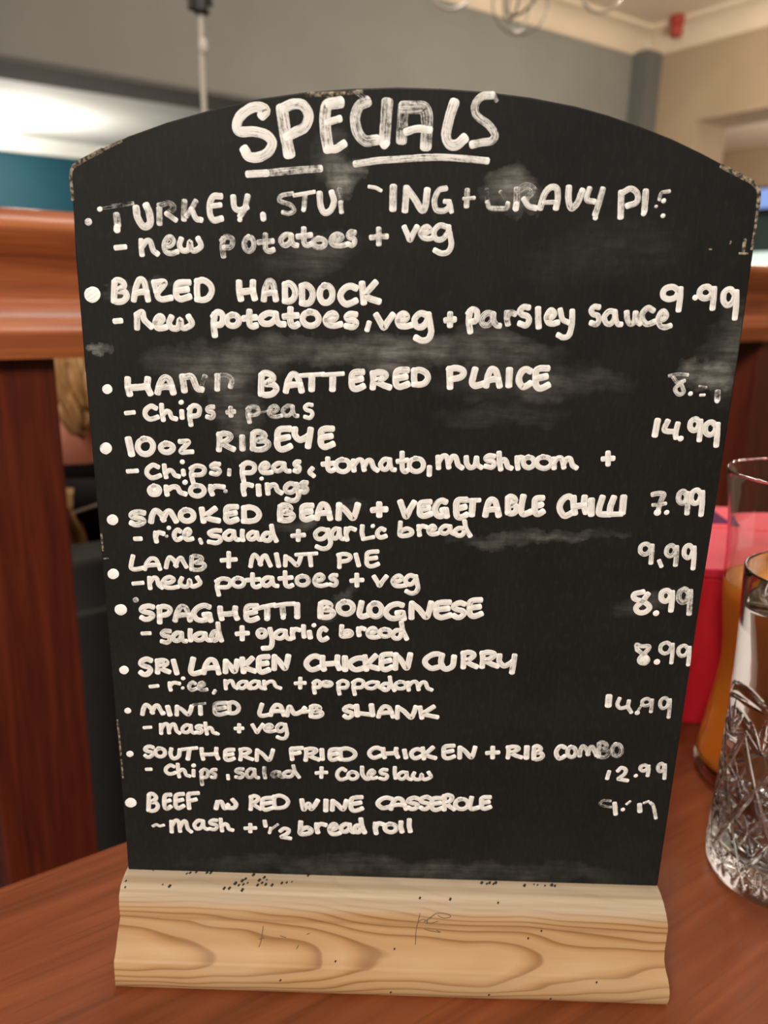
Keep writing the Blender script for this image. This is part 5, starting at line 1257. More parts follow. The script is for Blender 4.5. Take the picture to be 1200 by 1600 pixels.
OUT = [(-105.1, -0.5), (-104.9, 12.9), (-104.8, 67.9), (-105.0, 192.7), (-104.9, 214.6), (-104.9, 231.5), (-104.3, 246.4), (-104.2, 252.8), (-103.9, 256.2), (-102.6, 258.1), (-98.9, 260.1), (-92.9, 262.9), (-85.9, 266.0), (-74.1, 270.0), (-58.6, 274.3), (-45.2, 277.1), (-32.0, 279.0), (-18.8, 280.1), (-5.7, 280.7), (7.4, 280.6), (20.6, 280.0), (33.8, 278.7), (47.1, 276.6), (56.7, 274.4), (66.4, 271.6), (76.2, 268.4), (86.2, 264.4), (94.3, 260.8), (99.4, 258.6), (102.8, 256.9), (104.5, 254.3), (104.9, 250.7), (104.9, 245.6), (105.2, 235.4), (105.4, 213.9), (105.3, 156.0), (104.9, 123.4), (104.8, 72.6), (104.7, -0.5)]
bm = bmesh.new()
bvl = 0.0005; cen = Vector((0, 0, 130))
def ring(y, inset):
    r = []
    n = len(OUT)
    for i, (x, z) in enumerate(OUT):
        a = Vector(OUT[i-1] if i else OUT[i]); b = Vector(OUT[(i+1) % n] if i < n-1 else OUT[i])
        d = (b-a).normalized(); nn = Vector((d.y, -d.x))
        r.append(bm.verts.new(((x+nn.x*inset*1000)/1000, y, (z+nn.y*inset*1000)/1000)))
    return r
rs = [ring(0.0, bvl), ring(bvl, 0.0), ring(0.0055, 0.0), ring(0.006, bvl)]
for a, b in zip(rs[:-1], rs[1:]):
    for k in range(len(OUT)):
        k2 = (k+1) % len(OUT); bm.faces.new((a[k], a[k2], b[k2], b[k]))
bm.faces.new(rs[0]); bm.faces.new(list(reversed(rs[-1])))
panel = finish('chalkboard_panel', bm, M_board, board, loc=(0, 0, ZB), rot=(LEAN, 0, 0))
panel['label'] = 'matt black arched writing panel'

# chalk pen: coverage breaks up where a stroke is worn; liquid chalk pools at the stroke ends
t = NT('white_chalk_pen')
uvn = t.n('ShaderNodeUVMap'); uvn.uv_map = 'stroke'
mp = t.n('ShaderNodeMapping'); t.link(uvn.outputs[0], mp.inputs[0]); mp.inputs['Scale'].default_value = (1, 1, 1)
mpa = t.n('ShaderNodeMapping'); t.link(uvn.outputs[0], mpa.inputs[0]); mpa.inputs['Scale'].default_value = (0.12, 3.6, 1)
brush = t.noise(mpa.outputs[0], 1.0, 3, 0.6)
oc = t.coords(); gr = t.noise(oc, 900, 3, 0.6); gr2 = t.noise(oc, 260, 3, 0.6)
aw = t.n('ShaderNodeAttribute', attribute_name='wear'); ap = t.n('ShaderNodeAttribute', attribute_name='pool')
N = t.math('ADD', t.math('ADD', t.math('MULTIPLY', brush, 0.42), t.math('MULTIPLY', gr, 0.30)), t.math('MULTIPLY', gr2, 0.28))
thr = t.math('MULTIPLY_ADD', aw.outputs['Fac'], 0.255, 0.265)
thr = t.math('SUBTRACT', thr, t.math('MULTIPLY', ap.outputs['Fac'], 0.12))
cov = t.math('MULTIPLY', t.math('SUBTRACT', N, thr), 6.0, clamp=True)
cov = t.math('MULTIPLY', cov, t.math('MULTIPLY_ADD', aw.outputs['Fac'], -0.42, 1.0))
white = t.ramp(t.math('ADD', brush, t.math('MULTIPLY', ap.outputs['Fac'], 0.35)), [(0.28, lin(196, 195, 190)), (0.52, lin(226, 225, 220)), (0.75, lin(250, 249, 246))])
t.link(cov, t.b.inputs['Alpha']); col = white
t.bump(brush, 0.15, 0.0001)
M_chalk = t.done(col, 0.6, 0.3)

def ribbons(name, label, strokes, parent, mat):
    verts, faces, wear, pool, uvs = [], [], [], [], []
    for k, (wd, fade, pts) in enumerate(strokes):
        P = [Vector(tuple(map(float, q.split(',')))) for q in pts.split()]
        r = wd/2
        d0 = (P[0]-P[1]); d1 = (P[-1]-P[-2])
        d0 = d0.normalized() if d0.length > 1e-6 else Vector((-1, 0)); d1 = d1.normalized() if d1.length > 1e-6 else Vector((1, 0))
        wd *= 1.06; r = wd/2; S = catmull(P, max(0.25, wd*0.14))
        capn = 5
        capn = 8 if len(P) == 2 and (P[1]-P[0]).length < r else 5; pre = [S[0]+d0*(r*0.92*(1-i/capn)) for i in range(capn)]; post = [S[-1]+d1*(r*0.92*((i+1)/capn)) for i in range(capn)]
        S = pre+S+post
        L = [0.0]
        for a, b in zip(S[:-1], S[1:]): L.append(L[-1]+(b-a).length)
        T = L[-1] or 1.0
        h = 0.05+0.008*(k % 9)+0.0004*k
        off = random.uniform(0, 100); i0 = len(verts)
        for i, p_ in enumerate(S):
            tv = S[min(i+1, len(S)-1)]-S[max(i-1, 0)]
            tv = tv.normalized() if tv.length > 1e-9 else Vector((1, 0)); nv = Vector((-tv.y, tv.x))
            d = min(L[i], T-L[i])/r; q = max(0.0, 1-d); ex = 2.0 if T < wd*1.9 else 3.2
            ww = r*max(0.05, (1-q**ex))**(1/ex)
            ww *= 1+0.06*mnoise.noise(Vector((L[i]/wd*1.3+off, off*.37, 0)))
            wl = ww*(1+0.05*mnoise.noise(Vector((L[i]*1.4+off, 3.3, 0)))); wr = ww*(1+0.05*mnoise.noise(Vector((L[i]*1.4+off, 9.1, 0))))
            pl = max(0.0, 1-max(0.0, T-L[i]-r*.3)/(r*1.5))*0.9 + max(0.0, 1-max(0.0, L[i]-r*.3)/(r*1.0))*0.35
            for s_, ws, hh in ((-1, wl, 0.0), (-0.72, wl*.72, h), (0.72, wr*.72, h), (1, wr, 0.0)):
                c = p_+nv*(ws if s_ > 0 else -ws)
                verts.append((c.x/1000, -hh/1000, c.y/1000)); wear.append(fade); pool.append(min(1.0, pl)); uvs.append((L[i]+off, s_+k*7.3))
        for i in range(len(S)-1):
            for j in range(3):
                a = i0+i*4+j; faces.append((a, a+1, a+5, a+4))
    me = bpy.data.meshes.new(name); me.from_pydata(verts, [], faces)
    for nm, dat in (('wear', wear), ('pool', pool)):
        at = me.attributes.new(nm, 'FLOAT', 'POINT'); at.data.foreach_set('value', dat)
    ul = me.uv_layers.new(name='stroke')
    for lp in me.loops: ul.data[lp.index].uv = uvs[lp.vertex_index]
    for p_ in me.polygons: p_.use_smooth = True
    me.materials.append(mat)
    o = bpy.data.objects.new(name, me); COL.objects.link(o); o.parent = parent
    if label: o['label'] = label
    return o
for nm, lb, st in CHALK: ribbons(nm, lb, st, panel, M_chalk)
# chips of pale board showing through the black along the edges
t = NT('bare_board_edge'); M_chip = t.done(t.ramp(t.noise(t.coords(), 700, 3), [(0.42, lin(52, 48, 42)), (0.66, lin(160, 148, 128))]), 0.8, 0.2)
CH = [(.9, .5, '-104.2,248 -104.1,255 -102.9,257.6'), (1.2, .3, '-103,257.4 -99.5,259.4 -94,262'), (.8, .3, '-94,262 -88,264.6'), (1.3, .4, '92,261.2 97,259 101.6,257'), (1.2, .5, '101.6,257 104,254.6 104.5,250'), (.8, .5, '104.5,249 104.6,243 104.5,238'),
      (1.4, .3, '-32,278.2 -28,278.4 -25,278.3'), (1.0, .3, '-25,278.6 -20,278.8 -16,279.4'), (.7, .3, '-104.2,67 -104,60 -104,52'), (.6, .3, '-104,50 -103.9,42'), (.7, .3, '-104.2,140 -104.1,134'), (.6, .2, '-104,131 -102.6,131'),
      (1.0, .2, '102,237.5 102,240.5'), (.7, .3, '101,236.6 103.4,236.6'), (.5, .3, '91.6,237.6 92.2,237.6'), (.5, .3, '97.7,239.4 97.8,240')]
e = ribbons('chipped_edge', 'pale chips along the board edge', CH, panel, M_chip); e['kind'] = 'stuff'

# ---- wooden stand
t = NT('pale_pine')
sep = t.n('ShaderNodeSeparateXYZ'); tcx = t.n('ShaderNodeTexCoord'); t.link(tcx.outputs['Object'], sep.inputs[0])
X, Z = sep.outputs[0], sep.outputs[2]
zq = t.math('DIVIDE', t.math('SUBTRACT', Z, 0.0145), 0.0125)
para = t.math('MULTIPLY', t.math('MULTIPLY', zq, zq), 2.1)
left = t.math('ADD', para, t.math('MULTIPLY', X, 14.0))
zr = t.math('DIVIDE', t.math('SUBTRACT', Z, 0.0205), 0.008)
n = t.noise(t.coords((7, 14, 42), loc=(0.4, 0, 0.1)), 1.0, 2, 0.5, 0.3)
n0 = t.noise(t.coords((16, 10, 10), loc=(3.1, 0, 0.7)), 1.0, 2, 0.5)
field = t.math('ADD', t.math('ADD', left, t.math('MULTIPLY', n, 5.0)), t.math('MULTIPLY', n0, 2.4))
ringv = t.math('FRACT', t.math('MULTIPLY', field, 1.25))
col = t.ramp(ringv, [(0.0, lin(184, 146, 102)), (0.45, lin(190, 153, 108)), (0.70, lin(180, 138, 90)), (0.90, lin(146, 106, 64)), (0.95, lin(150, 110, 70)), (1.0, lin(184, 146, 102))])
fib = t.noise(t.coords((14, 500, 500)), 1.0, 3, 0.6)
col = t.mix(t.math('MULTIPLY', t.math('SUBTRACT', 0.5, fib, clamp=True), 0.5), col, lin(150, 112, 72))
pale = t.noise(t.coords((12, 40, 60)), 1.0, 2)
col = t.mix(t.math('MULTIPLY', t.math('SUBTRACT', pale, 0.45, clamp=True), 1.3, clamp=True), col, lin(200, 174, 136))
# top moulding is mixed to a paler tone
sx = t.n('ShaderNodeSeparateXYZ'); tc = t.n('ShaderNodeTexCoord'); t.link(tc.outputs['Object'], sx.inputs[0])
top = t.math('MULTIPLY', t.math('SUBTRACT', sx.outputs[2], 0.0285), 250.0, clamp=True)
lines = t.noise(t.coords((5, 260, 420)), 1.0, 2)
ptop = t.ramp(lines, [(0.35, lin(170, 150, 124)), (0.6, lin(196, 180, 156))])
col = t.mix(t.math('MULTIPLY', top, 0.8), col, ptop)
t.bump(fib, 0.15, 0.0004)
col = t.mix(1.0, col, (0.83, 0.84, 0.88, 1), 'MULTIPLY')
M_pine = t.done(col, 0.55, 0.25)
PROF = [(0, .0358), (-.004, .0357), (-.0078, .0347), (-.0107, .0325), (-.0124, .0295), (-.0129, .0268), (-.0129, .0256), (-.0127, .0248), (-.0129, .0240), (-.0135, .0222), (-.0143, .019), (-.0157, .0155), (-.0176, .0132), (-.0196, .0120), (-.0206, .0114), (-.0208, .0108), (-.0215, .0096), (-.0223, .0070), (-.0225, .0040), (-.0221, .0013), (-.0208, 0)]
back = [(0.006-y, z) for y, z in PROF]
bm = bmesh.new(); prism(bm, PROF+list(reversed(back)), -0.105, 0.105, 24)
for v_ in bm.verts:                      # slightly uneven, hand-sawn ends
    if abs(v_.co.x) > 0.104: v_.co.x += 0.0005*math.sin(v_.co.z*300)
stand = finish('wooden_stand', bm, M_pine, board)
smooth_by_angle(stand, 50); stand['label'] = 'pale knotty pine moulded stand'
# pencil scribble and flecks of black paint on the stand
PA = [Vector(q) for q in PROF]; SL = [0.0]
for a, b in zip(PA[:-1], PA[1:]): SL.append(SL[-1]+(b-a).length)
def on_stand(x, s, lift=0.0):
    s = max(0.0, min(SL[-1]-1e-6, s/1000))
    for i in range(len(PA)-1):
        if s <= SL[i+1]: break
    f = (s-SL[i])/(SL[i+1]-SL[i]); q = PA[i].lerp(PA[i+1], f); d = (PA[i+1]-PA[i]).normalized()
    nrm = Vector((d.y, -d.x));
    if nrm.x > 0 and nrm.y < 0: nrm = -nrm
    if nrm.x > 0.2: nrm = -nrm
    return Vector((x/1000, q.x+nrm.x*lift, q.y+nrm.y*lift))
def flecks(name, label, items, col):
    bm = bmesh.new()
    for pts, r in items:
        if len(pts) == 1: pts = [(pts[0][0]-r*300, pts[0][1]+r*500), (pts[0][0]+r*300, pts[0][1]-r*500)]
        P = [Vector(a) for a in pts]; S = catmull(P, 0.4)
        tube(bm, [on_stand(a.x, a.y, 0.00004) for a in S], r*0.5, 6)
    for v_ in bm.verts: pass
    o = finish(name, bm, NT(name).done(col, 0.7, 0.2), stand, True); o['label'] = label; o['kind'] = 'stuff'; return o
pen = [(p_, 0.00028) for k, w_, p_ in MARKS if k == 'pencil' and None not in p_]
flecks('pencil_scribble', 'grey pencil scribble right of centre', pen[:5], lin(96, 84, 78)); flecks('pencil_marks', 'grey pencil ticks left of centre', pen[5:], lin(96, 84, 78))
random.seed(3)
flecks('paint_flecks', 'black paint flecks along the top of the stand', [(p_, random.uniform(0.0005, 0.0011)) for k, w_, p_ in MARKS if k == 'speck' and None not in p_], lin(46, 48, 42))
flecks('nail_specks', 'tiny dark specks', [(p_, 0.0006) for k, w_, p_ in MARKS if k == 'dot' and None not in p_], lin(40, 24, 18))

# ------------------------------------------------------------------ table
M_table = wood('red_brown_table_veneer', (82, 38, 18), (111, 55, 28), (129, 69, 37), (5.0, 75.0, 75.0), 0.36, 0.25, 0.5, 0.35, 1.3)
table = thing('pub_table', 'red-brown wooden pub table under the menu board and glasses', 'table', (0, 0, 0), TH)
bm = bmesh.new(); bx(bm, -0.55, 0.85, -0.62, 0.1243, -0.03, 0.0, 0.002, 2); finish('tabletop', bm, M_table, table)
M_leg = wood('dark_table_leg_wood', (48, 18, 12), (70, 28, 17), (90, 40, 24), (60, 60, 3), 0.4)
for lx in (-0.48, 0.78):
    for ly in (-0.55, 0.055):
        bm = bmesh.new(); bx(bm, lx-.03, lx+.03, ly-.03, ly+.03, -0.75, -0.0302, 0.004); finish('leg', bm, M_leg, table)
bm = bmesh.new()
bx(bm, -0.449, 0.749, 0.045, 0.065, -0.11, -0.0302); finish('apron', bm, M_leg, table)
bm = bmesh.new(); bx(bm, -0.449, 0.749, -0.56, -0.54, -0.11, -0.0302); finish('apron', bm, M_leg, table)

# ------------------------------------------------------------------ wooden partition rail behind the table
M_rail = wood('varnished_orange_rail_wood', (104, 48, 24), (150, 80, 42), (178, 106, 60), (3.0, 55.0, 55.0), 0.5, 0.12, 0.4, 0.5, 4.0)
M_post = wood('varnished_red_post_wood', (62, 20, 12), (90, 33, 19), (114, 47, 27), (90.0, 90.0, 4.0), 0.42, 0.3, 0.5, 0.3, 2.0)
part = thing('wooden_partition', 'varnished wooden partition with thick moulded top rail behind the table', 'partition', UV(0, 0.4865), TH)
rp = [(0.0, .2010), (-.0005, .2215), (.001, .2240), (.004, .2258), (.007, .2310), (.014, .2380), (.024, .2430), (.032, .2500), (.036, .2620), (.036, .2750), (.033, .2860), (.029, .2960), (.028, .3030), (.031, .3100), (.040, .3165), (.055, .3205), (.070, .3220)]
full = rp+[(0.16-y, z) for y, z in reversed(rp)]
bm = bmesh.new(); prism(bm, full, -1.2, 3.0, 1); o = finish('top_rail', bm, M_rail, part); smooth_by_angle(o, 35); o['label'] = 'thick moulded orange-brown top rail'
for i, pu in enumerate((-1.15, -0.0865, 1.064, 2.15)):
    bm = bmesh.new(); bx(bm, pu, pu+0.083, 0.012, 0.085, -0.75, 0.2008, 0.0025)
    o = finish('post', bm, M_post, part)
bm = bmesh.new(); bx(bm, -1.2, 3.0, 0.02, 0.08, -0.75, -0.66, 0.003); finish('bottom_rail', bm, M_post, part)
# ------------------------------------------------------------------ padded chair and person seen through the partition
M_chair = paint('dark_grey_upholstery', (46, 45, 44), 0.75, 0.1, 80)
M_black = paint('black_cloth', (20, 18, 19), 0.85, 0.15, 90)
ch = thing('padded_chair', 'dark grey padded chair behind the wooden partition', 'chair', UV(0.12, 0.78, -0.75), TH)
bm = bmesh.new(); bx(bm, -0.20, 0.24, -0.03, 0.04, 0.34, 0.686, 0.012, 3); finish('backrest', bm, M_chair, ch, True)
bm = bmesh.new(); bx(bm, -0.20, 0.24, 0.041, 0.42, 0.31, 0.366, 0.015, 3); finish('seat', bm, M_chair, ch, True)
for lx in (-0.17, 0.20):
    for ly in (0.0, 0.38):
        bm = bmesh.new(); bx(bm, lx-.018, lx+.018, ly-.018, ly+.018, 0.0, 0.309 if ly > 0.1 else 0.339, 0.003); finish('leg', bm, M_leg, ch)
bm = bmesh.new(); bx(bm, -0.19, 0.23, -0.045, -0.031, 0.02, 0.62, 0.004); finish('back_panel', bm, M_chair, ch)

def skin(name, joints, bones, mat, parent, sub=2, root=0):
    me = bpy.data.meshes.new(name); me.from_pydata([j[0] for j in joints], bones, [])
    me.materials.append(mat)
    o = bpy.data.objects.new(name, me); COL.objects.link(o); o.parent = parent
    sk = o.modifiers.new('skin', 'SKIN'); sk.use_smooth_shade = True
    for i, j in enumerate(joints):
        r = j[1]; r = r if isinstance(r, tuple) else (r, r)
        me.skin_vertices[0].data[i].radius = r
        me.skin_vertices[0].data[i].use_root = (i == root)
    ss = o.modifiers.new('sub', 'SUBSURF'); ss.levels = sub; ss.render_levels = sub
    return o
M_skin = NT('pink_skin'); M_skin.b.inputs['Subsurface Weight'].default_value = 0.1; M_skin.b.inputs['Subsurface Radius'].default_value = (0.02, 0.008, 0.005)
M_skin = M_skin.done(lin(196, 122, 96), 0.55, 0.35)
# origin on the chair seat; facing +y (away from the table)
pr = thing('person', 'blonde person in a black top seated beyond the partition, back turned', 'person', UV(0.12, 0.985, -0.35), TH)
J = [((0, 0.02, 0.06), (.105, .08)), ((0, 0.02, 0.18), (.095, .07)), ((0, 0.01, 0.30), (.10, .068)), ((0, 0.0, 0.365), (.062, .05)), ((0, 0.0, 0.425), (.040, .040)), ((0, 0.012, 0.475), (.062, .066)), ((0, 0.014, 0.545), (.070, .078)), ((0, 0.008, 0.60), (.056, .062)),
     ((.115, 0.0, 0.345), .036), ((.150, 0.02, 0.22), .030), ((.135, 0.17, 0.135), .024), ((.125, 0.225, 0.135), (.024, .014)),
     ((-.115, 0.0, 0.345), .036), ((-.150, 0.02, 0.22), .030), ((-.135, 0.17, 0.135), .024), ((-.125, 0.225, 0.135), (.024, .014)),
     ((.065, 0.10, 0.058), .058), ((.075, 0.33, 0.058), .044), ((.075, 0.35, -0.17), .034), ((.075, 0.36, -0.345), .026), ((.075, 0.45, -0.370), .024),
     ((-.065, 0.10, 0.058), .058), ((-.075, 0.33, 0.058), .044), ((-.075, 0.35, -0.17), .034), ((-.075, 0.36, -0.345), .026), ((-.075, 0.45, -0.370), .024)]
B = [(0, 1), (1, 2), (2, 3), (3, 4), (4, 5), (5, 6), (6, 7), (3, 8), (8, 9), (9, 10), (10, 11), (3, 12), (12, 13), (13, 14), (14, 15), (0, 16), (16, 17), (17, 18), (18, 19), (19, 20), (0, 21), (21, 22), (22, 23), (23, 24), (24, 25)]
# fingers
for sx_, wrist in ((1, 11), (-1, 15)):
    wx, wy, wz = J[wrist][0]
    for fi, (dx, ln) in enumerate(((-.017, .040), (-.006, .046), (.006, .043), (.017, .034))):
        a = len(J)
        J += [((wx+dx, wy+.028, wz), .0075), ((wx+dx*1.15, wy+.028+ln*.6, wz-.004), .0068), ((wx+dx*1.2, wy+.028+ln, wz-.016), .0058)]
        B += [(wrist, a), (a, a+1), (a+1, a+2)]
    a = len(J); J += [((wx-sx_*.026, wy+.010, wz-.003), .0085), ((wx-sx_*.036, wy+.036, wz-.008), .0068)]; B += [(wrist, a), (a, a+1)]
skin('body', J, B, M_skin, pr, 2)
TJ = [(J[0][0], (.112, .088)), (J[1][0], (.106, .080)), (J[2][0], (.112, .079)), ((0, 0.0, 0.35), (.075, .056)), ((.115, 0.0, 0.340), .043), ((.150, 0.02, 0.22), .037), ((.142, 0.11, 0.17), .034), ((-.115, 0.0, 0.340), .043), ((-.150, 0.02, 0.22), .037), ((-.142, 0.11, 0.17), .034)]
skin('black_top', TJ, [(0, 1), (1, 2), (2, 3), (3, 4), (4, 5), (5, 6), (3, 7), (7, 8), (8, 9)], M_black, pr, 2)
TR = [(J[0][0], (.110, .086)), ((.065, 0.10, 0.058), .064), ((.075, 0.33, 0.058), .050), ((.075, 0.35, -0.17), .041), ((.075, 0.36, -0.33), .034), ((-.065, 0.10, 0.058), .064), ((-.075, 0.33, 0.058), .050), ((-.075, 0.35, -0.17), .041), ((-.075, 0.36, -0.33), .034)]
skin('trousers', TR, [(0, 1), (1, 2), (2, 3), (3, 4), (0, 5), (5, 6), (6, 7), (7, 8)], M_black, pr, 2)
for sx_ in (1, -1):
    bm = bmesh.new(); bx(bm, sx_*.075-.034, sx_*.075+.034, 0.31, 0.50, -0.399, -0.335, 0.02, 3); finish('shoe', bm, M_black, pr, True)
# face: eyes, nose, mouth, ears on the head that looks away
bm = bmesh.new(); tube(bm, [(0, 0.085, 0.555), (0, 0.097, 0.53), (0, 0.088, 0.522)], lambda f: .006+.006*f, 8); finish('nose', bm, M_skin, pr, True)
bm = bmesh.new(); tube(bm, [(-.02, 0.079, 0.497), (0, 0.085, 0.495), (.02, 0.079, 0.497)], 0.005, 8); finish('mouth', bm, NT('lips').done(lin(160, 80, 74), 0.5), pr, True)
for sx_ in (1, -1):
    bm = bmesh.new(); bmesh.ops.create_uvsphere(bm, u_segments=16, v_segments=10, radius=0.010); finish('eye', bm, NT('eye').done(lin(60, 66, 74), 0.2), pr, True, loc=(sx_*.027, 0.076, 0.553))
    bm = bmesh.new(); bmesh.ops.create_uvsphere(bm, u_segments=12, v_segments=10, radius=0.022, matrix=Matrix.Diagonal((0.35, 0.75, 1.2, 1))); finish('ear', bm, M_skin, pr, True, loc=(sx_*.071, 0.012, 0.535))
# hair: cap of strands swept back into a low ponytail
t = NT('blonde_hair'); hv = t.noise(t.coords((70, 20, 30)), 1.0, 4, 0.6)
M_hair = t.done(t.ramp(hv, [(0.3, lin(150, 108, 66)), (0.55, lin(186, 142, 94)), (0.75, lin(214, 176, 124))]), 0.45, 0.4)
bm = bmesh.new(); bmesh.ops.create_uvsphere(bm, u_segments=40, v_segments=28, radius=1.0)
for v_ in bm.verts:
    c = v_.co; f = 1+0.03*math.sin(c.x*26+c.z*9)
    cut = max(0.0, c.y-0.25)                          # hairline leaves the face free
    v_.co = Vector((c.x*0.089*f, 0.008+c.y*0.094*f*(0.70 if c.y > 0.3 and c.z < 0.25 else 1), 0.562+c.z*0.092*f-(0.05*max(0, -c.y)*max(0, -c.z))))
hair = finish('hair', bm, M_hair, pr, True)
bm = bmesh.new(); random.seed(5)
for k in range(46):
    x = random.uniform(-.07, .07); z0 = random.uniform(0.50, 0.62); ph = random.uniform(-1, 1)
    pts = [(x, -0.075-0.012*random.random(), z0), (x*.7-.02*ph*.3, -0.096, z0-.05), (x*.4+.004, -0.092, z0-.08-.02*random.random()), (x*.3+.02, -0.080, 0.468+.012*ph)]
    tube(bm, catmull([Vector(p_) for p_ in pts], 0.012), lambda f: .0075*(1-.5*f), 6)
finish('hair_strands', bm, M_hair, hair, True)
# black hood of the top, with a pale stripe, over the ponytail; ponytail ends below
bm = bmesh.new(); tube(bm, [(-.10, -0.060,   .326), (-.06, -0.086, .320), (0, -0.096, .316), (.06, -0.086, .320), (.10, -0.060, .326)], 0.036, 14); finish('hood', bm, M_black, pr, True)
bm = bmesh.new(); tube(bm, catmull([Vector(q) for q in [(-.075, -0.114, .306), (-.04, -0.127, .316), (0, -0.132, .326), (.04, -0.124, .332)]], .008), 0.0022, 8); finish('pale_stripe', bm, paint('grey_braid', (150, 138, 128), 0.8), pr, True)
bm = bmesh.new()
for k in range(22):
    x = -.055+random.uniform(-.026, .022); y = -0.112+random.uniform(-.014, .012); sw = random.uniform(-.012, .03)
    tube(bm, catmull([Vector(q) for q in [(x*.9, y+.012, .345), (x, y-.004, .315), (x+sw*.6, y-.003, .285), (x+sw, y+.004, .262-random.random()*.012)]], .01), lambda f: .0065*(1-.6*f), 6)
finish('ponytail', bm, M_hair, pr, True)

# ------------------------------------------------------------------ rope on an iron block
rp_ = thing('hanging_rope', 'twisted white rope hanging from a small black iron block beyond the partition', 'rope', (-0.411, 1.5, 0.80))
bm = bmesh.new()
for k in range(3):
    pts = []
    for i in range(220):
        z = -0.012-i/219*0.40; a = -z*150+k*2.094
        pts.append((0.0032*math.cos(a)+.002*math.sin(z*14), 0.0032*math.sin(a), z))
    tube(bm, pts, 0.0030, 7)
tp = paint('white_rope_fibre', (196, 190, 180), 0.95, 0.15, 400)
finish('rope', bm, tp, rp_, True)
bm = bmesh.new(); bmesh.ops.create_uvsphere(bm, u_segments=16, v_segments=10, radius=0.013); finish('knot', bm, tp, rp_, True, loc=(0.001, 0, -0.07)).scale = (0.75, 0.75, 1.3)
bm = bmesh.new(); bmesh.ops.create_uvsphere(bm, u_segments=16, v_segments=10, radius=0.016); finish('end_knot', bm, tp, rp_, True, loc=(-0.001, 0, -0.415))
bm = bmesh.new(); bx(bm, -0.016, 0.016, -0.013, 0.013, -0.012, 0.085, 0.006, 2)
bx(bm, -0.026, -0.015, -0.006, 0.006, -0.006, 0.02, 0.003, 2); bx(bm, 0.015, 0.024, -0.006, 0.006, 0.002, 0.03, 0.003, 2); finish('iron_block', bm, M_iron, rp_, True)
bm = bmesh.new(); tube(bm, [(0, 0, 0.084), (0, 0, 1.199)], 0.004, 8); finish('rod', bm, M_iron, rp_, True)

# ------------------------------------------------------------------ chandelier with metal loops
cl = thing('chandelier', 'metal loop chandelier hanging from the cream ceiling at the top edge', 'chandelier', UV(1.62, 1.6, 2.0), TH)
bm = bmesh.new(); lathe(bm, [(0, 0), (0.06, 0), (0.055, -0.02), (0.02, -0.035), (0.008, -0.04), (0.008, -0.62), (0.03, -0.65), (0.035, -0.70), (0.015, -0.74), (0, -0.745)], 32); finish('stem', bm, M_metal, cl, True)
def loop(cu, cz, r, thick, yaw, tilt, cv=0.0, mat=None, sq=1.0):
    bm = bmesh.new(); R = Matrix.Rotation(yaw, 3, 'Z') @ Matrix.Rotation(tilt, 3, 'X')
    tube(bm, [Vector((cu, cv, cz))+R @ Vector((r*math.cos(a), 0, sq*r*math.sin(a))) for a in [2*math.pi*i/48 for i in range(48)]], thick, 8, True)
    return finish('metal_loop', bm, mat or M_ring, cl, True)
M_ring = NT('dull_grey_metal').done(lin(128, 124, 118), 0.4, 0.5, 0.7)
M_pale = NT('pale_metal').done(lin(226, 222, 214), 0.3, 0.5, 0.6)
# the loops that dip into the picture, and their companions round the ring
loop(-0.10, -0.945, 0.085, 0.0022, 0.5, 0.2, 0.0); loop(-0.085, -0.955, 0.078, 0.002, -0.5, 0.1, 0.02); loop(-0.135, -0.950, 0.06, 0.003, 1.2, 0.0, 0.0)
loop(0.215, -0.862, 0.062, 0.0045, -0.55, 0.1, 0.0, M_pale); loop(-0.345, -0.962, 0.062, 0.004, -0.55, 0.1, 0.0, M_pale)
loop(0.05, -0.86, 0.075, 0.004, 1.6, 0.3, 0.15); loop(0.05, -0.86, 0.075, 0.004, 1.2, 0.3, -0.15)
for k in range(6):
    a = k*math.pi/3+0.3; c_, s_ = math.cos(a), math.sin(a)
    bm = bmesh.new(); tube(bm, catmull([Vector(q) for q in [(0.02*c_, 0.02*s_, -0.68), (0.12*c_, 0.12*s_, -0.75), (0.24*c_, 0.24*s_, -0.76), (0.27*c_, 0.27*s_, -0.70)]], 0.02), 0.006, 8); finish('arm', bm, M_metal, cl, True)
    bm = bmesh.new(); lathe(bm, [(0, -0.70), (0.02, -0.69), (0.028, -0.67), (0.012, -0.665), (0.012, -0.62), (0.02, -0.60), (0.018, -0.575), (0, -0.55)], 20); finish('bulb', bm, emitter('bulb_glass', (1, 0.82, 0.6, 1), 4), cl, True, loc=(0.27*c_, 0.27*s_, 0))

# ------------------------------------------------------------------ red fire sounder on the ceiling
M_red = NT('red_plastic').done(lin(172, 66, 56), 0.5, 0.4)
so = thing('fire_sounder', 'red fire alarm sounder on the cream ceiling near the corner', 'alarm', (1.72, 5.38, 2.0))
bm = bmesh.new(); lathe(bm, [(0, 0), (0.044, 0), (0.044, -0.04), (0.04, -0.044), (0, -0.044)], 32); finish('mount', bm, M_red, so, True)
bm = bmesh.new(); lathe(bm, [(0, -0.0442), (0.037, -0.0442), (0.040, -0.055), (0.038, -0.108), (0.032, -0.12), (0, -0.12)], 32); finish('horn', bm, M_red, so, True)

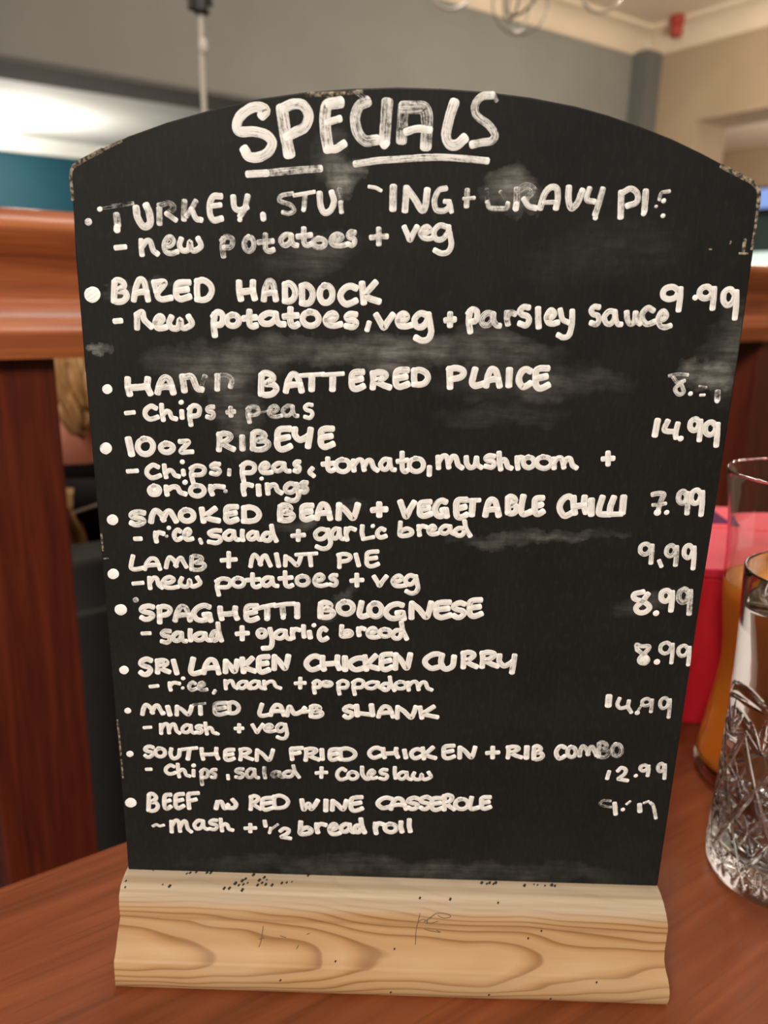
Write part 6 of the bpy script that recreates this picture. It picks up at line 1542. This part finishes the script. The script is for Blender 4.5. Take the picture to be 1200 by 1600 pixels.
# ------------------------------------------------------------------ next room seen through the opening: a lit screen above a dark glass-fronted cabinet
tv = thing('wall_screen', 'bluish lit screen at the right edge beyond the board', 'screen', UV(8.85, 5.35, 1.29), TH)
bm = bmesh.new(); bx(bm, -0.05, 0.04, -0.75, 0.0, -0.04, 0.24, 0.006); finish('frame', bm, M_iron, tv)
bm = bmesh.new(); bx(bm, -0.056, -0.0501, -0.73, -0.02, 0.015, 0.225); finish('screen', bm, emitter('screen_glow', lin(120, 150, 215), 0.9), tv)
fr = thing('glass_front_cabinet', 'dark glass-fronted cabinet below the lit screen with a pale glow', 'cabinet', UV(8.35, 5.2, -0.75), TH)
bm = bmesh.new(); bx(bm, 0.02, 0.5, -0.62, 0.1, 0.0, 1.95, 0.006); finish('body', bm, paint('dark_teal_cabinet', (34, 52, 52), 0.4), fr)
bm = bmesh.new(); bx(bm, 0.0, 0.019, -0.6, 0.08, 0.05, 1.90, 0.003); d_ = finish('door', bm, NT('dark_glass').done(lin(40, 66, 68), 0.1, 0.6), fr)
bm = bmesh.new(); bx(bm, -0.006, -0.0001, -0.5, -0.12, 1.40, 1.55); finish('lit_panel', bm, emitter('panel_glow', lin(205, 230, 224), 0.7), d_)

# ------------------------------------------------------------------ red box at the back of the table
bxo = thing('red_box', 'glossy red box standing behind the glasses, right of the menu board', 'box', (0.235, 0.185, 0.0), math.radians(-0.5))
t = NT('red_card'); nn = t.noise(t.coords(), 40, 3); M_rbox = t.done(t.ramp(nn, [(0.3, lin(196, 26, 40)), (0.7, lin(216, 40, 56))]), 0.38, 0.5)
bm = bmesh.new(); bx(bm, -0.085, 0.105, 0.0, 0.148, 0.0, 0.0985, 0.002); finish('body', bm, M_rbox, bxo)
t = NT('red_card_lit'); nn = t.noise(t.coords(), 40, 3); M_pbox = t.done(t.ramp(nn, [(0.3, lin(206, 40, 66)), (0.7, lin(218, 52, 78))]), 0.65, 0.2)  # the red card again, overhead light painted in as a pinker tone
bm = bmesh.new(); bx(bm, -0.086, 0.106, -0.001, 0.0895, 0.0987, 0.1043, 0.0012); bx(bm, -0.086, 0.106, 0.0902, 0.150, 0.0987, 0.1043, 0.0012); lid = finish('lid', bm, M_pbox, bxo); lid['label'] = 'red lid in two flaps, painted pinker as if lit from above'
bm = bmesh.new(); bx(bm, -0.040, 0.005, 0.100, 0.139, 0.10435, 0.1047); o = finish('purple_panel', bm, paint('dark_purple_print', (84, 34, 78), 0.8, 0.05, 3.0, 0.06), lid); o['label'] = 'dark purple square on the lid'

# ------------------------------------------------------------------ glasses
def glass_mat(name, ior=1.5, col=(1, 1, 1, 1), rough=0.0):
    t = NT(name); t.b.inputs['Base Color'].default_value = col; t.b.inputs['Transmission Weight'].default_value = 1.0; t.b.inputs['IOR'].default_value = ior; t.b.inputs['Roughness'].default_value = rough
    return t.m
M_glass = glass_mat('clear_glass', 1.5, (0.985, 0.99, 0.985, 1))
M_water = glass_mat('clear_drink_liquid', 1.33, (0.99, 0.99, 0.985, 1))
def interp(tab, z):
    for (z0, r0), (z1, r1) in zip(tab[:-1], tab[1:]):
        if z <= z1: f = max(0, (z-z0)/(z1-z0)); f = f*f*(3-2*f) if False else f; return r0+(r1-r0)*f
    return tab[-1][1]
# -- cut-glass tumbler in front
FX, FY = 0.1790, 0.0530
OUTR = [(0.0, .0255), (.0012, .0278), (.004, .0293), (.010, .0300), (.020, .0298), (.040, .0293), (.065, .0293), (.090, .0293), (.110, .0297), (.130, .0306), (.1482, .0316), (.1495, .0316)]
def leaf(px, pz, cx_, cz_, ang, ln, wd):
    dx, dz = px-cx_, pz-cz_; a = dx*math.cos(ang)+dz*math.sin(ang); b = -dx*math.sin(ang)+dz*math.cos(ang)
    q = a/ln
    if q < 0 or q > 1: return 0.0
    hw = wd*math.sin(math.pi*q**0.8)
    return max(0.0, 1-abs(b)/hw) if hw > 1e-6 else 0.0
NC = 10; Rm = 0.0295; CW = 2*math.pi*Rm/NC; RH = 0.0215
def cut(th, z):
    if z < 0.007 or z > 0.093: return 0.0
    s = th*Rm; d = 0.0
    # crossed diagonal flutes
    if z < 0.078:
        for sg in (1, -1):
            q = ((s+sg*(z-0.012)*CW/(2*RH)) % CW); q = min(q, CW-q)
            d = max(d, max(0.0, 1-q/0.0014))
    for row in range(4):
        cz_ = 0.012+RH*row; offs = 0.0 if row % 2 else CW/2
        # star of leaf-shaped cuts in each diamond
        cx_ = round((s-offs)/CW)*CW+offs
        if row < 3:
            for k in range(8): d = max(d, leaf(s, z, cx_, cz_, k*math.pi/4+math.pi/8, 0.0092, 0.0012))
        else:
            for k in range(5): d = max(d, leaf(s, z, cx_, cz_-0.004, math.pi/2+(k-2)*0.47, 0.0170-abs(k-2)*0.0022, 0.0014))
    return d
SEG = 400
bm = bmesh.new()
zs = [0.0, .0005, .0012, .0025, .004, .0055]+[0.007+0.0006*i for i in range(145)]+[.098, .105, .112, .12, .13, .14, .145, .1482]
rings = []
for z in zs:
    rr = interp(OUTR, z); rg = []
    for k in range(SEG):
        a = 2*math.pi*k/SEG; q = rr-0.0009*cut(a, z); rg.append(bm.verts.new((q*math.cos(a), q*math.sin(a), z)))
    rings.append(rg)
INN = [(.03085+.00075*math.cos(a), .1482+.00075*math.sin(a)) for a in [math.pi*i/8 for i in range(1, 8)]]+[(.0301, .148), (.0291, .135), (.0281, .11), (.0274, .09), (.0270, .065), (.0268, .04), (.0264, .022), (.0245, .0165), (.020, .0145), (.010, .0138)]
for r, z in INN: rings.append([bm.verts.new((r*math.cos(2*math.pi*k/SEG), r*math.sin(2*math.pi*k/SEG), z)) for k in range(SEG)])
for a, b in zip(rings[:-1], rings[1:]):
    for k in range(SEG): bm.faces.new((a[k], a[(k+1) % SEG], b[(k+1) % SEG], b[k]))
c0 = bm.verts.new((0, 0, 0.0006)); c1 = bm.verts.new((0, 0, .0136))
for k in range(SEG): bm.faces.new((rings[0][k], c0, rings[0][(k+1) % SEG])); bm.faces.new((rings[-1][k], rings[-1][(k+1) % SEG], c1))
tum = finish('cut_glass_tumbler', bm, M_glass, loc=(FX, FY, 0.0002)); smooth_by_angle(tum, 30)
tag(tum, 'cut crystal highball glass of clear drink at the right edge of the table', 'glass')
bm = bmesh.new()
LV = 0.1335
lathe(bm, [(0, .01365), (.010, .01375), (.0201, .01445), (.0246, .01645), (.0265, .0220), (.0269, .04), (.0271, .065), (.0275, .09), (.0282, .11), (.0289, LV-.002), (.0290, LV), (.0280, LV-.0007), (0, LV-.0008)], 96)
liq = finish('clear_drink', bm, M_water, smooth=True, loc=(FX, FY, 0.0002)); tag(liq, 'clear drink filling the cut crystal glass', 'drink')

# -- waisted glass of orange juice behind it
RX, RY = 0.2066, 0.1300
OT = [(0, .0), (.029, .0), (.0325, .0012), (.0345, .004), (.0350, .008), (.0343, .014), (.0325, .028), (.0305, .044), (.0288, .058), (.0283, .070), (.0290, .082), (.0308, .094), (.0325, .108), (.0333, .120), (.0338, .135), (.0350, .150), (.0368, .163), (.0381, .1705), (.0388, .1745)]+[(.0381+.0007*math.cos(a), .1748+.0007*math.sin(a)) for a in [math.pi*i/8 for i in range(9)]]
IT = [(.0367, .1705), (.0357, .1640), (.0352, .161), (.0341, .150), (.0328, .135), (.0321, .120), (.0313, .108), (.0296, .094), (.0278, .082), (.0271, .070), (.0276, .058), (.0293, .044), (.0313, .028), (.0330, .016), (.0325, .0115), (.029, .0095), (.0, .0088)]
bm = bmesh.new(); lathe(bm, OT+IT, 96)
gl = finish('juice_glass', bm, M_glass, loc=(RX, RY, 0.0002)); smooth_by_angle(gl, 42); tag(gl, 'tall waisted glass of orange juice behind the cut crystal glass', 'glass')
LJ = 0.1165
jp = [(0, .0087), (.029, .0094), (.0326, .0114), (.0331, .016), (.0314, .028), (.0294, .044), (.0277, .058), (.0272, .070), (.0279, .082), (.0297, .094), (.0314, .108), (.0320, LJ), (.0312, LJ-.0006), (0, LJ-.0007)]
bm = bmesh.new(); lathe(bm, jp, 96)
t = NT('orange_juice_liquid'); t.b.inputs['Subsurface Weight'].default_value = 0.35; t.b.inputs['Subsurface Radius'].default_value = (0.02, 0.008, 0.002); t.b.inputs['Subsurface Scale'].default_value = 0.5
M_juice = t.done(lin(252, 152, 44), 0.25, 0.5)
jc = finish('orange_juice', bm, M_juice, smooth=True, loc=(RX, RY, 0.0002)); tag(jc, 'orange juice inside the tall waisted glass', 'drink')

# ------------------------------------------------------------------ white folded card standing beyond the glasses (seen through the cut glass)
cdm = bmesh.new(); prism(cdm, [(-0.018, 0), (0, 0.13), (0.018, 0), (0.0165, 0), (0, 0.127), (-0.0165, 0)], -0.1, 0.1)
cdo = finish('folded_card', cdm, paint('white_card_stock', (238, 232, 230), 0.7, 0.02), loc=(0.330, 0.094, 0.0001), rot=(0, 0, math.radians(-47)))
tag(cdo, 'blank white folded card on the table right of the glasses', 'card')
